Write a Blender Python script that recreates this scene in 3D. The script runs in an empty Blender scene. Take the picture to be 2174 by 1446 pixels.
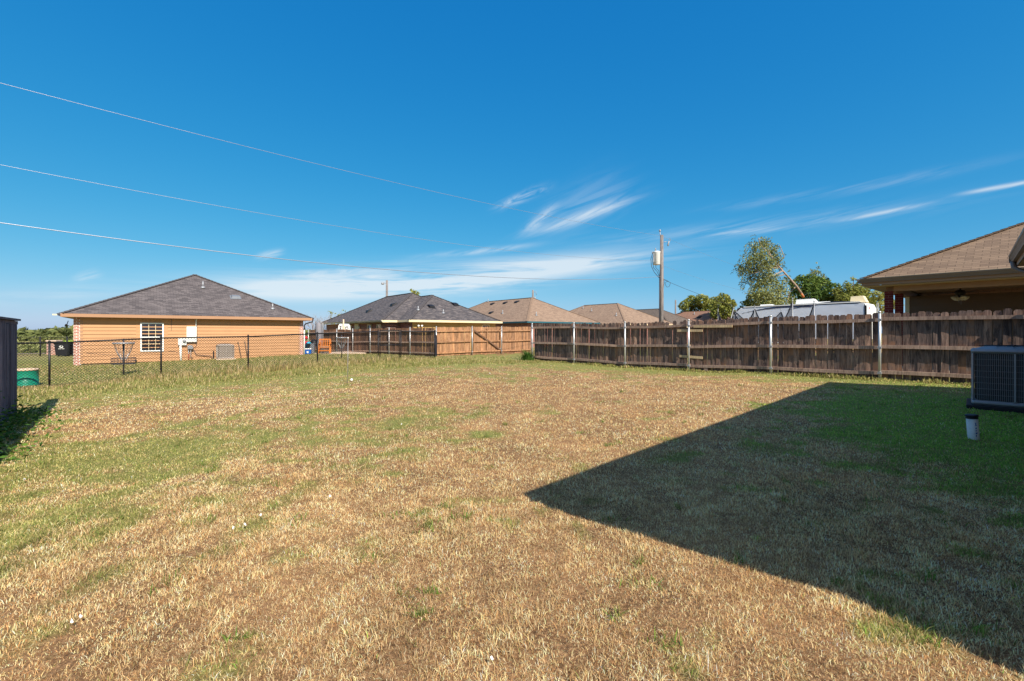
import bpy, math, random
import numpy as np
from mathutils import Vector, Matrix

random.seed(7)
rng = np.random.default_rng(7)
sc = bpy.context.scene
COL = sc.collection
R = math.radians

# ------------------------------------------------------------------ camera
CAMZ = 1.3
cam_d = bpy.data.cameras.new('camera')
cam = bpy.data.objects.new('camera', cam_d)
COL.objects.link(cam)
cam.location = (0, 0, CAMZ)
cam.rotation_euler = (R(90), 0, 0)
cam_d.lens = 16.0
cam_d.sensor_width = 36.0
cam_d.shift_y = -18 / 2174
cam_d.clip_start = 0.05
cam_d.clip_end = 4000
sc.camera = cam

# ------------------------------------------------------------------ light
SUN_EL = 40.9
LIGHT_AZ = (-0.500, 0.866)            # the way the light travels on the ground
sun_d = bpy.data.lights.new('sun', 'SUN')
sun_d.energy = 5.0
sun_d.angle = R(0.5)
sun_d.color = (1.0, 0.93, 0.82)
sun = bpy.data.objects.new('sun', sun_d)
COL.objects.link(sun)
ld = Vector((LIGHT_AZ[0] * math.cos(R(SUN_EL)), LIGHT_AZ[1] * math.cos(R(SUN_EL)), -math.sin(R(SUN_EL))))
sun.rotation_euler = ld.to_track_quat('-Z', 'Y').to_euler()
sun.location = (20, -30, 40)

# ------------------------------------------------------------------ world: clear sky with cirrus
world = bpy.data.worlds.new('World')
sc.world = world
world.use_nodes = True
wt = world.node_tree
wt.nodes.clear()
def wn(kind, **kw):
    n = wt.nodes.new(kind)
    for k, v in kw.items():
        setattr(n, k, v)
    return n
def wm(op, a, b=None, c=None, clamp=False):
    n = wt.nodes.new('ShaderNodeMath'); n.operation = op; n.use_clamp = clamp
    for i, v in enumerate((a, b, c)):
        if v is None: continue
        if isinstance(v, (int, float)): n.inputs[i].default_value = v
        else: wt.links.new(v, n.inputs[i])
    return n.outputs[0]
sky = wn('ShaderNodeTexSky', sky_type='NISHITA', sun_disc=False)
sky.sun_elevation = R(SUN_EL)
sky.sun_rotation = R(150)
sky.altitude = 0
sky.air_density = 1.0
sky.dust_density = 0.35
sky.ozone_density = 2.2
hs = wn('ShaderNodeHueSaturation')
hs.inputs['Hue'].default_value = 0.493
hs.inputs['Saturation'].default_value = 1.34
hs.inputs['Value'].default_value = 1.0
wt.links.new(sky.outputs[0], hs.inputs['Color'])
tc = wn('ShaderNodeTexCoord')
sx = wn('ShaderNodeSeparateXYZ')
wt.links.new(tc.outputs['Generated'], sx.inputs[0])
az = wm('ARCTAN2', sx.outputs[0], sx.outputs[1])
el = wm('ARCSINE', sx.outputs[2])
def streak_noise(angle, along, across, detail, seed, dist):
    ca, sa = math.cos(angle), math.sin(angle)
    p = wm('ADD', wm('MULTIPLY', az, ca), wm('MULTIPLY', el, sa))
    q = wm('SUBTRACT', wm('MULTIPLY', el, ca), wm('MULTIPLY', az, sa))
    cx = wn('ShaderNodeCombineXYZ')
    wt.links.new(wm('MULTIPLY', p, along), cx.inputs[0])
    wt.links.new(wm('MULTIPLY', q, across), cx.inputs[1])
    cx.inputs[2].default_value = seed
    nz = wn('ShaderNodeTexNoise')
    nz.inputs['Scale'].default_value = 1.0
    nz.inputs['Detail'].default_value = detail
    nz.inputs['Roughness'].default_value = 0.62
    nz.inputs['Distortion'].default_value = dist
    wt.links.new(cx.outputs[0], nz.inputs['Vector'])
    return nz.outputs['Fac']
def px2ang(px, py):
    u = (px - 1087) / 966.2; v = (705 - py) / 966.2
    return math.atan2(u, 1.0), math.atan2(v, math.hypot(u, 1.0))
nA = streak_noise(R(20), 5, 38, 8, 1.3, 0.6)
nB = streak_noise(R(3), 3.0, 42, 8, 7.1, 0.5)
nC = streak_noise(R(24), 14, 60, 6, 3.3, 1.0)
nD = streak_noise(R(8), 6, 70, 8, 5.7, 0.7)
cloud = None
def add_cloud(x0, y0, x1, y1, w, strength, noise, lo=0.42, hi=0.72):
    """a wisp from pixel direction 0 to pixel direction 1, w = half width in radians"""
    global cloud
    a0, e0 = px2ang(x0, y0); a1, e1 = px2ang(x1, y1)
    L = math.hypot(a1 - a0, e1 - e0); th = math.atan2(e1 - e0, a1 - a0)
    ca, sa = math.cos(th), math.sin(th)
    ma, me = (a0 + a1) / 2, (e0 + e1) / 2
    da = wm('SUBTRACT', az, ma); de = wm('SUBTRACT', el, me)
    p = wm('ADD', wm('MULTIPLY', da, ca), wm('MULTIPLY', de, sa))
    q = wm('SUBTRACT', wm('MULTIPLY', de, ca), wm('MULTIPLY', da, sa))
    pp = wm('POWER', wm('ABSOLUTE', wm('DIVIDE', p, L / 2)), 3.0)
    qq = wm('POWER', wm('ABSOLUTE', wm('DIVIDE', q, w)), 2.0)
    m = wm('POWER', 2.718, wm('MULTIPLY', wm('ADD', pp, qq), -1.0))
    mr = wn('ShaderNodeMapRange'); mr.interpolation_type = 'SMOOTHSTEP'
    wt.links.new(noise, mr.inputs[0])
    mr.inputs[1].default_value = lo; mr.inputs[2].default_value = hi
    v = wm('MULTIPLY', wm('MULTIPLY', m, mr.outputs[0]), strength)
    cloud = v if cloud is None else wm('ADD', cloud, v)
add_cloud(470, 612, 1330, 552, 0.026, 1.15, nB, 0.28, 0.60)
add_cloud(520, 618, 1060, 605, 0.018, 0.7, nB, 0.30, 0.6)
add_cloud(1120, 496, 1345, 424, 0.011, 0.62, nA, 0.34, 0.66)
add_cloud(1115, 490, 1180, 440, 0.010, 0.5, nC, 0.30, 0.62)
add_cloud(1060, 438, 1155, 400, 0.009, 0.55, nC, 0.34, 0.66)
add_cloud(1150, 470, 1330, 400, 0.040, 0.18, nA, 0.36, 0.7)
add_cloud(1250, 510, 1990, 432, 0.014, 0.19, nD, 0.36, 0.68)
add_cloud(1520, 497, 1650, 484, 0.005, 0.42, nD, 0.36, 0.66)
add_cloud(1800, 466, 1960, 434, 0.003, 0.5, nC, 0.25, 0.55)
add_cloud(2050, 410, 2230, 378, 0.003, 0.65, nD, 0.25, 0.55)
add_cloud(1540, 440, 2080, 350, 0.008, 0.15, nD, 0.36, 0.66)
add_cloud(1000, 575, 1400, 545, 0.012, 0.3, nB, 0.34, 0.66)
add_cloud(900, 545, 1130, 520, 0.006, 0.45, nA, 0.30, 0.6)
add_cloud(-80, 640, 220, 618, 0.010, 0.40, nB, 0.34, 0.66)
add_cloud(160, 594, 215, 582, 0.008, 0.35, nC, 0.34, 0.66)
add_cloud(548, 546, 598, 534, 0.006, 0.5, nC, 0.30, 0.6)
add_cloud(620, 585, 780, 572, 0.006, 0.35, nC, 0.34, 0.66)
front = wm('GREATER_THAN', sx.outputs[1], 0.0)
cl = wm('MULTIPLY', wm('MINIMUM', cloud, 0.8), front)
mixc = wn('ShaderNodeMix', data_type='RGBA')
wt.links.new(cl, mixc.inputs[0])
# photographic grade of the clear sky: deeper blue overhead, no yellow band at the horizon
EXPO = 0.62
KX = 10.0 / 2 ** EXPO
sr = wn('ShaderNodeSeparateColor'); wt.links.new(hs.outputs[0], sr.inputs[0])
def chan(v, k, p): return wm('MULTIPLY', wm('POWER', wm('MULTIPLY', wm('MAXIMUM', v, 0.0), 0.10), p), k * KX)
cr_ = wn('ShaderNodeCombineColor')
wt.links.new(chan(sr.outputs[0], 0.60, 1.10), cr_.inputs[0])
wt.links.new(chan(sr.outputs[1], 0.72, 0.60), cr_.inputs[1])
wt.links.new(chan(wm('MULTIPLY', wm('ADD', sr.outputs[1], sr.outputs[2]), 0.5), 0.915, 0.31), cr_.inputs[2])
wt.links.new(cr_.outputs[0], mixc.inputs[6])
mixc.inputs[7].default_value = (0.80 * KX, 0.88 * KX, 0.94 * KX, 1)
bg = wn('ShaderNodeBackground')
bg.inputs[1].default_value = 0.10
# unseen white fill added to the sky overhead and behind, to neutralise shade light
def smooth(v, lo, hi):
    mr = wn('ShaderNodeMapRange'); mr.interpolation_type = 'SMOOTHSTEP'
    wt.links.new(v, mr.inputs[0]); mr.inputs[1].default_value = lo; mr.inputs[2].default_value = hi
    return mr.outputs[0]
sky_fill = wm('MAXIMUM', smooth(wm('MULTIPLY', sx.outputs[1], -1.0), 0.0, 0.5), smooth(sx.outputs[2], 0.66, 0.86))
sky_fill = wm('MULTIPLY', wm('MULTIPLY', sky_fill, smooth(streak_noise(R(30), 2.0, 5.0, 5, 2.2, 0.5), 0.2, 0.5)), 0.20)
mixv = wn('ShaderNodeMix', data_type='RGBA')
wt.links.new(sky_fill, mixv.inputs[0]); wt.links.new(mixc.outputs[2], mixv.inputs[6])
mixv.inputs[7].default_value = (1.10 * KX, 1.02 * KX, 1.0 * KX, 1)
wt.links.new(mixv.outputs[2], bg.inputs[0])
wo = wn('ShaderNodeOutputWorld')
wt.links.new(bg.outputs[0], wo.inputs[0])

sc.view_settings.view_transform = 'Standard'
sc.view_settings.look = 'None'
sc.view_settings.exposure = EXPO
sc.view_settings.gamma = 1.0
sc.view_settings.use_curve_mapping = False

# ------------------------------------------------------------------ tags
def tag(o, label=None, cat=None, group=None, kind=None):
    if label: o['label'] = label
    if cat: o['category'] = cat
    if group: o['group'] = group
    if kind: o['kind'] = kind
    return o
def thing(name, label, cat, loc, rz=0.0, group=None):
    o = bpy.data.objects.new(name, None); COL.objects.link(o)
    o.empty_display_size = 0.3
    o.location = loc; o.rotation_euler = (0, 0, rz)
    return tag(o, label, cat, group)
def copy_tree(o, parent=None):
    c = o.copy(); COL.objects.link(c)
    if parent: c.parent = parent
    for ch in [k for k in COL.objects if k.parent == o]:
        copy_tree(ch, c)
    return c

# ------------------------------------------------------------------ mesh builder
class MB:
    def __init__(s):
        s.v = []; s.f = []; s.uv = []; s.tint = []; s.cur = 0.5; s.smooth = []; s.sm = False
    def poly(s, pts, uvs=None):
        b = len(s.v); s.v += [tuple(p) for p in pts]
        s.f.append(tuple(range(b, b + len(pts))))
        s.uv.append(uvs); s.tint.append(s.cur); s.smooth.append(s.sm)
    def mesh(s, verts, faces):
        b = len(s.v); s.v += [tuple(p) for p in verts]
        for f in faces:
            s.f.append(tuple(b + i for i in f)); s.uv.append(None); s.tint.append(s.cur); s.smooth.append(s.sm)
    def box(s, c, size, rz=0.0, M=None, bevel=0.0):
        hx, hy, hz = size[0] / 2, size[1] / 2, size[2] / 2
        if bevel > 0:
            b = min(bevel, hx * .9, hy * .9, hz * .9)
            vs = []
            idx = {}
            for sx_ in (-1, 1):
                for sy_ in (-1, 1):
                    for sz_ in (-1, 1):
                        for ax in range(3):
                            p = [sx_ * (hx - b), sy_ * (hy - b), sz_ * (hz - b)]
                            p[ax] = (sx_ * hx, sy_ * hy, sz_ * hz)[ax]
                            idx[(sx_, sy_, sz_, ax)] = len(vs); vs.append(p)
            fs = []
            for ax in range(3):
                o1, o2 = [(1, 2), (2, 0), (0, 1)][ax]
                for sg in (-1, 1):
                    q = []
                    for (p1, p2) in ((-1, -1), (1, -1), (1, 1), (-1, 1)):
                        k = [0, 0, 0]; k[ax] = sg; k[o1] = p1; k[o2] = p2
                        q.append(idx[(k[0], k[1], k[2], ax)])
                    fs.append(q if sg > 0 else q[::-1])
            for ax in range(3):            # edges parallel to ax
                o1, o2 = [(1, 2), (2, 0), (0, 1)][ax]
                for p1 in (-1, 1):
                    for p2 in (-1, 1):
                        def kk(sa, which):
                            k = [0, 0, 0]; k[ax] = sa; k[o1] = p1; k[o2] = p2
                            return idx[(k[0], k[1], k[2], which)]
                        q = [kk(-1, o1), kk(1, o1), kk(1, o2), kk(-1, o2)]
                        fs.append(q if p1 * p2 < 0 else q[::-1])
            for k0 in (-1, 1):
                for k1 in (-1, 1):
                    for k2 in (-1, 1):
                        t = [idx[(k0, k1, k2, 0)], idx[(k0, k1, k2, 1)], idx[(k0, k1, k2, 2)]]
                        fs.append(t if k0 * k1 * k2 > 0 else t[::-1])
        else:
            vs = [(-hx, -hy, -hz), (hx, -hy, -hz), (hx, hy, -hz), (-hx, hy, -hz),
                  (-hx, -hy, hz), (hx, -hy, hz), (hx, hy, hz), (-hx, hy, hz)]
            fs = [(0, 3, 2, 1), (4, 5, 6, 7), (0, 1, 5, 4), (1, 2, 6, 5), (2, 3, 7, 6), (3, 0, 4, 7)]
        m = Matrix.Translation(Vector(c)) @ (M.to_4x4() if M is not None else Matrix.Rotation(rz, 4, 'Z'))
        s.mesh([m @ Vector(p) for p in vs], fs)
    def beam(s, p0, p1, w, h, up=(0, 0, 1)):
        p0, p1 = Vector(p0), Vector(p1); d = p1 - p0
        L = d.length; x = d.normalized(); upv = Vector(up)
        y = upv.cross(x)
        if y.length < 1e-5: y = Vector((0, 1, 0)).cross(x)
        y.normalize(); z = x.cross(y)
        M = Matrix((x, y, z)).transposed()
        s.box((p0 + p1) / 2, (L, w, h), M=M)
    def tube(s, path, r, n=8, cap=True):
        path = [Vector(p) for p in path]
        rs = r if isinstance(r, (list, tuple)) else [r] * len(path)
        b = len(s.v); up = Vector((0, 0, 1)); prev = None
        for i, p in enumerate(path):
            if i == 0: t = path[1] - p
            elif i == len(path) - 1: t = p - path[-2]
            else: t = (path[i + 1] - path[i - 1])
            t.normalize()
            if prev is None:
                a = t.cross(up)
                if a.length < 0.1: a = t.cross(Vector((1, 0, 0)))
                a.normalize()
            else:
                a = prev - t * prev.dot(t); a.normalize()
            prev = a; c = t.cross(a)
            for k in range(n):
                an = 2 * math.pi * k / n
                s.v.append(tuple(p + (a * math.cos(an) + c * math.sin(an)) * rs[i]))
        for i in range(len(path) - 1):
            for k in range(n):
                k2 = (k + 1) % n
                s.f.append((b + i * n + k, b + i * n + k2, b + (i + 1) * n + k2, b + (i + 1) * n + k))
                s.uv.append(None); s.tint.append(s.cur); s.smooth.append(n > 5)
        if cap:
            s.f.append(tuple(b + k for k in range(n))[::-1]); s.uv.append(None); s.tint.append(s.cur); s.smooth.append(False)
            e = b + (len(path) - 1) * n
            s.f.append(tuple(e + k for k in range(n))); s.uv.append(None); s.tint.append(s.cur); s.smooth.append(False)
    def lathe(s, prof, c=(0, 0, 0), n=20, M=None):
        b = len(s.v); c = Vector(c)
        for (r, z) in prof:
            for k in range(n):
                a = 2 * math.pi * k / n
                p = Vector((r * math.cos(a), r * math.sin(a), z))
                if M is not None: p = M @ p
                s.v.append(tuple(p + c))
        for i in range(len(prof) - 1):
            for k in range(n):
                k2 = (k + 1) % n
                s.f.append((b + i * n + k, b + i * n + k2, b + (i + 1) * n + k2, b + (i + 1) * n + k))
                s.uv.append(None); s.tint.append(s.cur); s.smooth.append(True)
        s.f.append(tuple(b + k for k in range(n))[::-1]); s.uv.append(None); s.tint.append(s.cur); s.smooth.append(False)
        e = b + (len(prof) - 1) * n
        s.f.append(tuple(e + k for k in range(n))); s.uv.append(None); s.tint.append(s.cur); s.smooth.append(False)
    def build(s, name, mat, parent=None):
        me = bpy.data.meshes.new(name)
        me.from_pydata(s.v, [], s.f)
        uvl = me.uv_layers.new(name='UVMap')
        ta = me.attributes.new('tint', 'FLOAT', 'FACE')
        ta.data.foreach_set('value', np.array(s.tint, dtype=np.float32))
        me.polygons.foreach_set('use_smooth', np.array(s.smooth, dtype=bool))
        if any(u is not None for u in s.uv):
            arr = np.zeros(len(me.loops) * 2, dtype=np.float32); li = 0
            for f, u in zip(s.f, s.uv):
                if u is not None:
                    for j, q in enumerate(u):
                        arr[2 * (li + j)] = q[0]; arr[2 * (li + j) + 1] = q[1]
                li += len(f)
            uvl.data.foreach_set('uv', arr)
        me.materials.append(mat)
        me.update()
        o = bpy.data.objects.new(name, me); COL.objects.link(o)
        if parent: o.parent = parent
        return o

# ------------------------------------------------------------------ materials
def srgb(r, g, b):
    f = lambda c: (c / 255 / 12.92) if c / 255 <= 0.04045 else ((c / 255 + 0.055) / 1.055) ** 2.4
    return (f(r), f(g), f(b), 1)
MATS = {}
class NT:
    def __init__(s, name, rough=0.8, metal=0.0, spec=0.3):
        s.m = bpy.data.materials.new(name); s.m.use_nodes = True
        s.t = s.m.node_tree; s.t.nodes.clear()
        s.out = s.n('ShaderNodeOutputMaterial'); s.p = s.n('ShaderNodeBsdfPrincipled')
        s.p.inputs['Roughness'].default_value = rough
        s.p.inputs['Metallic'].default_value = metal
        s.p.inputs['Specular IOR Level'].default_value = spec
        s.l(s.p.outputs[0], s.out.inputs[0])
    def n(s, k, **kw):
        x = s.t.nodes.new(k)
        for a, b in kw.items(): setattr(x, a, b)
        return x
    def l(s, a, b): s.t.links.new(a, b)
    def noise(s, scale, detail=4, rough=0.55, coord='Object', stretch=None, dist=0.0):
        tc = s.n('ShaderNodeTexCoord'); src = tc.outputs[coord]
        if stretch:
            mp = s.n('ShaderNodeMapping'); mp.inputs['Scale'].default_value = stretch
            s.l(src, mp.inputs[0]); src = mp.outputs[0]
        nz = s.n('ShaderNodeTexNoise'); s.l(src, nz.inputs['Vector'])
        nz.inputs['Scale'].default_value = scale; nz.inputs['Detail'].default_value = detail
        nz.inputs['Roughness'].default_value = rough; nz.inputs['Distortion'].default_value = dist
        return nz.outputs['Fac']
    def ramp(s, fac, stops, interp='LINEAR'):
        r = s.n('ShaderNodeValToRGB'); cr = r.color_ramp; cr.interpolation = interp
        while len(cr.elements) < len(stops): cr.elements.new(0.5)
        for e, (p, c) in zip(cr.elements, stops):
            e.position = p; e.color = c
        s.l(fac, r.inputs[0]); return r.outputs[0]
    def mix(s, fac, a, b, blend='MIX'):
        m = s.n('ShaderNodeMix', data_type='RGBA', blend_type=blend)
        for i, v in ((0, fac), (6, a), (7, b)):
            if isinstance(v, (int, float)): m.inputs[i].default_value = v
            elif isinstance(v, tuple): m.inputs[i].default_value = v
            else: s.l(v, m.inputs[i])
        return m.outputs[2]
    def math(s, op, a, b=None, clamp=False):
        n = s.n('ShaderNodeMath', operation=op); n.use_clamp = clamp
        for i, v in enumerate((a, b)):
            if v is None: continue
            if isinstance(v, (int, float)): n.inputs[i].default_value = v
            else: s.l(v, n.inputs[i])
        return n.outputs[0]
    def attr(s, name):
        a = s.n('ShaderNodeAttribute'); a.attribute_name = name; return a
    def bump(s, h, strength=0.3, dist=0.01):
        b = s.n('ShaderNodeBump'); b.inputs['Strength'].default_value = strength
        b.inputs['Distance'].default_value = dist
        s.l(h, b.inputs['Height']); s.l(b.outputs[0], s.p.inputs['Normal'])
    def col(s, c):
        if isinstance(c, tuple): s.p.inputs['Base Color'].default_value = c
        else: s.l(c, s.p.inputs['Base Color'])
        return s.m

def paint(name, c, rough=0.55, var=0.12, scale=3.0, metal=0.0, spec=0.3, dirt=0.0):
    t = NT(name, rough, metal, spec)
    n1 = t.noise(scale, 5)
    d = tuple(x * (1 - var) for x in c[:3]) + (1,)
    u = tuple(min(1, x * (1 + var)) for x in c[:3]) + (1,)
    cc = t.ramp(n1, [(0.3, d), (0.7, u)])
    if dirt > 0:
        n2 = t.noise(scale * 4, 6, 0.7)
        cc = t.mix(t.math('MULTIPLY', t.ramp(n2, [(0.5, (0, 0, 0, 1)), (0.75, (1, 1, 1, 1))]), dirt), cc, (0.09, 0.07, 0.05, 1))
    return t.col(cc)

def shingle(name, c1, c2, mortar, bump=0.6, streak=None, w=0.30, h=0.14):
    t = NT(name, 0.92, 0, 0.15)
    tc = t.n('ShaderNodeTexCoord')
    br = t.n('ShaderNodeTexBrick'); t.l(tc.outputs['UV'], br.inputs['Vector'])
    br.offset = 0.5; br.offset_frequency = 2; br.squash = 1
    br.inputs['Scale'].default_value = 1.0
    br.inputs['Brick Width'].default_value = w
    br.inputs['Row Height'].default_value = h
    br.inputs['Mortar Size'].default_value = 0.006
    br.inputs['Mortar Smooth'].default_value = 0.2
    br.inputs['Bias'].default_value = 0.0
    br.inputs['Color1'].default_value = c1; br.inputs['Color2'].default_value = c2
    br.inputs['Mortar'].default_value = mortar
    # horizontal butt-edge line of every course
    sp = t.n('ShaderNodeSeparateXYZ'); t.l(tc.outputs['UV'], sp.inputs[0])
    fr = t.math('FRACT', t.math('DIVIDE', sp.outputs[1], h))
    c = br.outputs['Color']
    n1 = t.noise(1.2, 4, 0.6, 'UV')
    c = t.mix(0.28, c, t.ramp(n1, [(0.3, tuple(x * 0.8 for x in c1[:3]) + (1,)), (0.7, tuple(x * 1.15 for x in c2[:3]) + (1,))]))
    n2 = t.noise(140, 3, 0.8, 'UV')
    c = t.mix(0.35, c, t.ramp(n2, [(0.3, (0.03, 0.03, 0.03, 1)), (0.7, (0.9, 0.85, 0.8, 1))]), 'OVERLAY')
    if streak:
        n3 = t.noise(1.0, 5, 0.7, 'UV', (2.2, 9.0, 1))
        c = t.mix(t.ramp(n3, [(0.50, (0, 0, 0, 1)), (0.62, (1, 1, 1, 1))]), c, streak)
    n4 = t.noise(0.35, 5, 0.6, 'UV', (1.0, 0.35, 1))
    c = t.mix(t.math('MULTIPLY', t.ramp(n4, [(0.5, (0, 0, 0, 1)), (0.75, (1, 1, 1, 1))]), 0.35), c, tuple(x * 0.6 for x in c1[:3]) + (1,))
    t.bump(t.math('ADD', t.math('SUBTRACT', 1.0, fr), t.math('MULTIPLY', br.outputs['Fac'], -0.6)), bump, 0.012)
    return t.col(c)

def brickmat(name, c1, c2, mortar, coord='UV', scale=1.0):
    t = NT(name, 0.9, 0, 0.2)
    tc = t.n('ShaderNodeTexCoord')
    br = t.n('ShaderNodeTexBrick'); t.l(tc.outputs[coord], br.inputs['Vector'])
    br.inputs['Scale'].default_value = scale
    br.inputs['Brick Width'].default_value = 0.215; br.inputs['Row Height'].default_value = 0.076
    br.inputs['Mortar Size'].default_value = 0.011; br.inputs['Mortar Smooth'].default_value = 0.1
    br.inputs['Color1'].default_value = c1; br.inputs['Color2'].default_value = c2
    br.inputs['Mortar'].default_value = mortar
    n = t.noise(30, 4, 0.6)
    c = t.mix(0.25, br.outputs['Color'], t.ramp(n, [(0.3, (0.05, 0.03, 0.03, 1)), (0.7, (0.7, 0.6, 0.55, 1))]), 'OVERLAY')
    t.bump(t.math('MULTIPLY', br.outputs['Fac'], -1), 0.5, 0.01)
    return t.col(c)

def woodmat(name, dark, mid, light, rough=0.9, gs=1.0, stain=None):
    """weathered boards: grain runs along local z, tint attribute makes boards differ"""
    t = NT(name, rough, 0, 0.12)
    a = t.attr('tint')
    tc = t.n('ShaderNodeTexCoord')
    off = t.n('ShaderNodeCombineXYZ')
    t.l(t.math('MULTIPLY', a.outputs['Fac'], 37.0), off.inputs[0])
    t.l(t.math('MULTIPLY', a.outputs['Fac'], 11.0), off.inputs[2])
    ad = t.n('ShaderNodeVectorMath', operation='ADD')
    t.l(tc.outputs['Object'], ad.inputs[0]); t.l(off.outputs[0], ad.inputs[1])
    def nz(scale, st, detail=6, dist=0.0):
        mp = t.n('ShaderNodeMapping'); mp.inputs['Scale'].default_value = st
        t.l(ad.outputs[0], mp.inputs[0])
        n = t.n('ShaderNodeTexNoise'); t.l(mp.outputs[0], n.inputs['Vector'])
        n.inputs['Scale'].default_value = scale; n.inputs['Detail'].default_value = detail
        n.inputs['Distortion'].default_value = dist; n.inputs['Roughness'].default_value = 0.65
        return n.outputs['Fac']
    g1 = nz(28 * gs, (1, 1, 0.07), 6, 1.2)
    g2 = nz(2.2, (1, 1, 0.55), 5, 0.4)
    g3 = nz(7, (1, 1, 0.12), 4, 2.5)
    c = t.ramp(g1, [(0.25, dark), (0.5, mid), (0.78, light)])
    c2 = t.ramp(g2, [(0.3, dark), (0.62, mid), (0.85, light)])
    c = t.mix(0.5, c, c2)
    c = t.mix(t.ramp(g3, [(0.5, (0, 0, 0, 1)), (0.6, (0.75, 0.75, 0.75, 1)), (0.66, (0, 0, 0, 1))]), c, dark)
    # board to board difference
    bd = t.ramp(a.outputs['Fac'], [(0.0, (0.55, 0.55, 0.60, 1)), (0.35, (0.85, 0.82, 0.80, 1)), (0.7, (1.05, 1.0, 0.95, 1)), (1.0, (1.5, 1.32, 1.15, 1))])
    c = t.mix(1.0, c, bd, 'MULTIPLY')
    if stain:
        c = t.mix(t.math('MULTIPLY', t.ramp(nz(1.6, (1, 1, 0.8), 5, 0.6), [(0.52, (0, 0, 0, 1)), (0.68, (1, 1, 1, 1))]), 0.75), c, stain)
    t.bump(g1, 0.4, 0.004)
    return t.col(c)

M = {}
M['shingle_brown'] = shingle('shingle_brown', srgb(116, 108, 107), srgb(76, 71, 72), srgb(46, 43, 45), w=0.26, h=0.145)
M['shingle_grey'] = shingle('shingle_grey', srgb(92, 88, 90), srgb(64, 61, 64), srgb(46, 45, 48), streak=srgb(122, 112, 108), w=0.42, h=0.15)
M['shingle_tan'] = shingle('shingle_tan', srgb(140, 118, 98), srgb(108, 90, 76), srgb(56, 47, 42), bump=0.9, w=0.34, h=0.145)
M['shingle_far'] = shingle('shingle_far', srgb(158, 134, 114), srgb(126, 105, 90), srgb(94, 78, 68))
M['shingle_orange'] = shingle('shingle_orange', srgb(150, 116, 98), srgb(124, 94, 80), srgb(94, 74, 64))
M['shingle_greyfar'] = shingle('shingle_greyfar', srgb(114, 102, 92), srgb(92, 82, 76), srgb(70, 64, 60))
M['siding_tan'] = paint('siding_tan', srgb(184, 138, 98), 0.7, 0.05, 1.2)
M['trim_tan'] = paint('trim_tan', srgb(166, 126, 96), 0.6, 0.04, 1.2)
M['siding_beige'] = paint('siding_beige', srgb(205, 176, 148), 0.7, 0.05, 1.2)
M['siding_yellow'] = paint('siding_yellow', srgb(190, 154, 96), 0.7, 0.05, 1.2)
M['trim_cream'] = paint('trim_cream', srgb(225, 205, 165), 0.6, 0.04, 1.2)
M['trim_brown'] = paint('trim_brown', srgb(160, 128, 100), 0.6, 0.05, 1.2)
M['trim_teal'] = paint('trim_teal', srgb(40, 88, 100), 0.6, 0.05, 1.2)
M['soffit'] = paint('soffit', srgb(170, 150, 120), 0.8, 0.05, 1.2)
M['gutter'] = paint('gutter', srgb(118, 104, 94), 0.4, 0.06, 2.0, 0.0, 0.5)
M['gutter_dark'] = paint('gutter_dark', srgb(62, 58, 62), 0.4, 0.06, 2.0, 0.0, 0.5)
M['gutter_light'] = paint('gutter_light', srgb(200, 190, 170), 0.45, 0.06, 2.0)
M['brick_red'] = brickmat('brick_red', srgb(150, 76, 62), srgb(118, 56, 50), srgb(176, 160, 150))
M['brick_pale'] = brickmat('brick_pale', srgb(190, 120, 96), srgb(150, 80, 66), srgb(225, 215, 205))
M['brick_dark'] = brickmat('brick_dark', srgb(112, 34, 38), srgb(88, 26, 32), srgb(120, 84, 80))
M['white_vinyl'] = paint('white_vinyl', srgb(238, 236, 230), 0.4, 0.03, 2.0)
M['white_metal'] = paint('white_metal', srgb(226, 224, 218), 0.4, 0.05, 4.0, dirt=0.15)
M['grey_metal'] = paint('grey_metal', srgb(150, 150, 152), 0.45, 0.08, 6.0, 0.3, 0.5)
M['steel'] = paint('steel', srgb(196, 196, 194), 0.38, 0.08, 5.0, 0.55, 0.5, dirt=0.2)
M['black_metal'] = paint('black_metal', srgb(30, 28, 30), 0.45, 0.2, 5.0)
M['black_plastic'] = paint('black_plastic', srgb(26, 27, 32), 0.5, 0.15, 3.0)
M['grey_plastic'] = paint('grey_plastic', srgb(112, 116, 122), 0.5, 0.1, 3.0)
M['dark_glass'] = paint('dark_glass', srgb(18, 24, 36), 0.06, 0.3, 1.0, 0.0, 0.8)
M['green_plastic'] = paint('green_plastic', srgb(18, 128, 100), 0.45, 0.1, 3.0, dirt=0.1)
M['blue_plastic'] = paint('blue_plastic', srgb(24, 92, 176), 0.4, 0.08, 3.0)
M['turquoise_plastic'] = paint('turquoise_plastic', srgb(50, 168, 200), 0.4, 0.08, 3.0)
M['lime_plastic'] = paint('lime_plastic', srgb(196, 220, 50), 0.4, 0.08, 3.0)
M['red_plastic'] = paint('red_plastic', srgb(200, 40, 50), 0.4, 0.08, 3.0)
M['pvc'] = paint('pvc', srgb(214, 212, 206), 0.4, 0.05, 12.0, dirt=0.35)
M['marker_blue'] = paint('marker_blue', srgb(70, 90, 150), 0.6, 0.05, 12.0)
M['grey_cloth'] = paint('grey_cloth', srgb(128, 126, 132), 0.9, 0.1, 6.0)
M['net'] = paint('net', srgb(34, 36, 46), 0.9, 0.1, 6.0)
M['concrete'] = paint('concrete', srgb(196, 172, 150), 0.9, 0.1, 2.0)
M['foundation'] = paint('foundation', srgb(186, 160, 132), 0.9, 0.12, 2.0)
M['orange_wood'] = paint('orange_wood', srgb(206, 122, 52), 0.6, 0.15, 9.0)
M['copper'] = paint('copper', srgb(150, 70, 50), 0.5, 0.15, 9.0)
M['pole_wood'] = woodmat('pole_wood', srgb(92, 88, 88), srgb(138, 132, 130), srgb(176, 170, 166))
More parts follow.
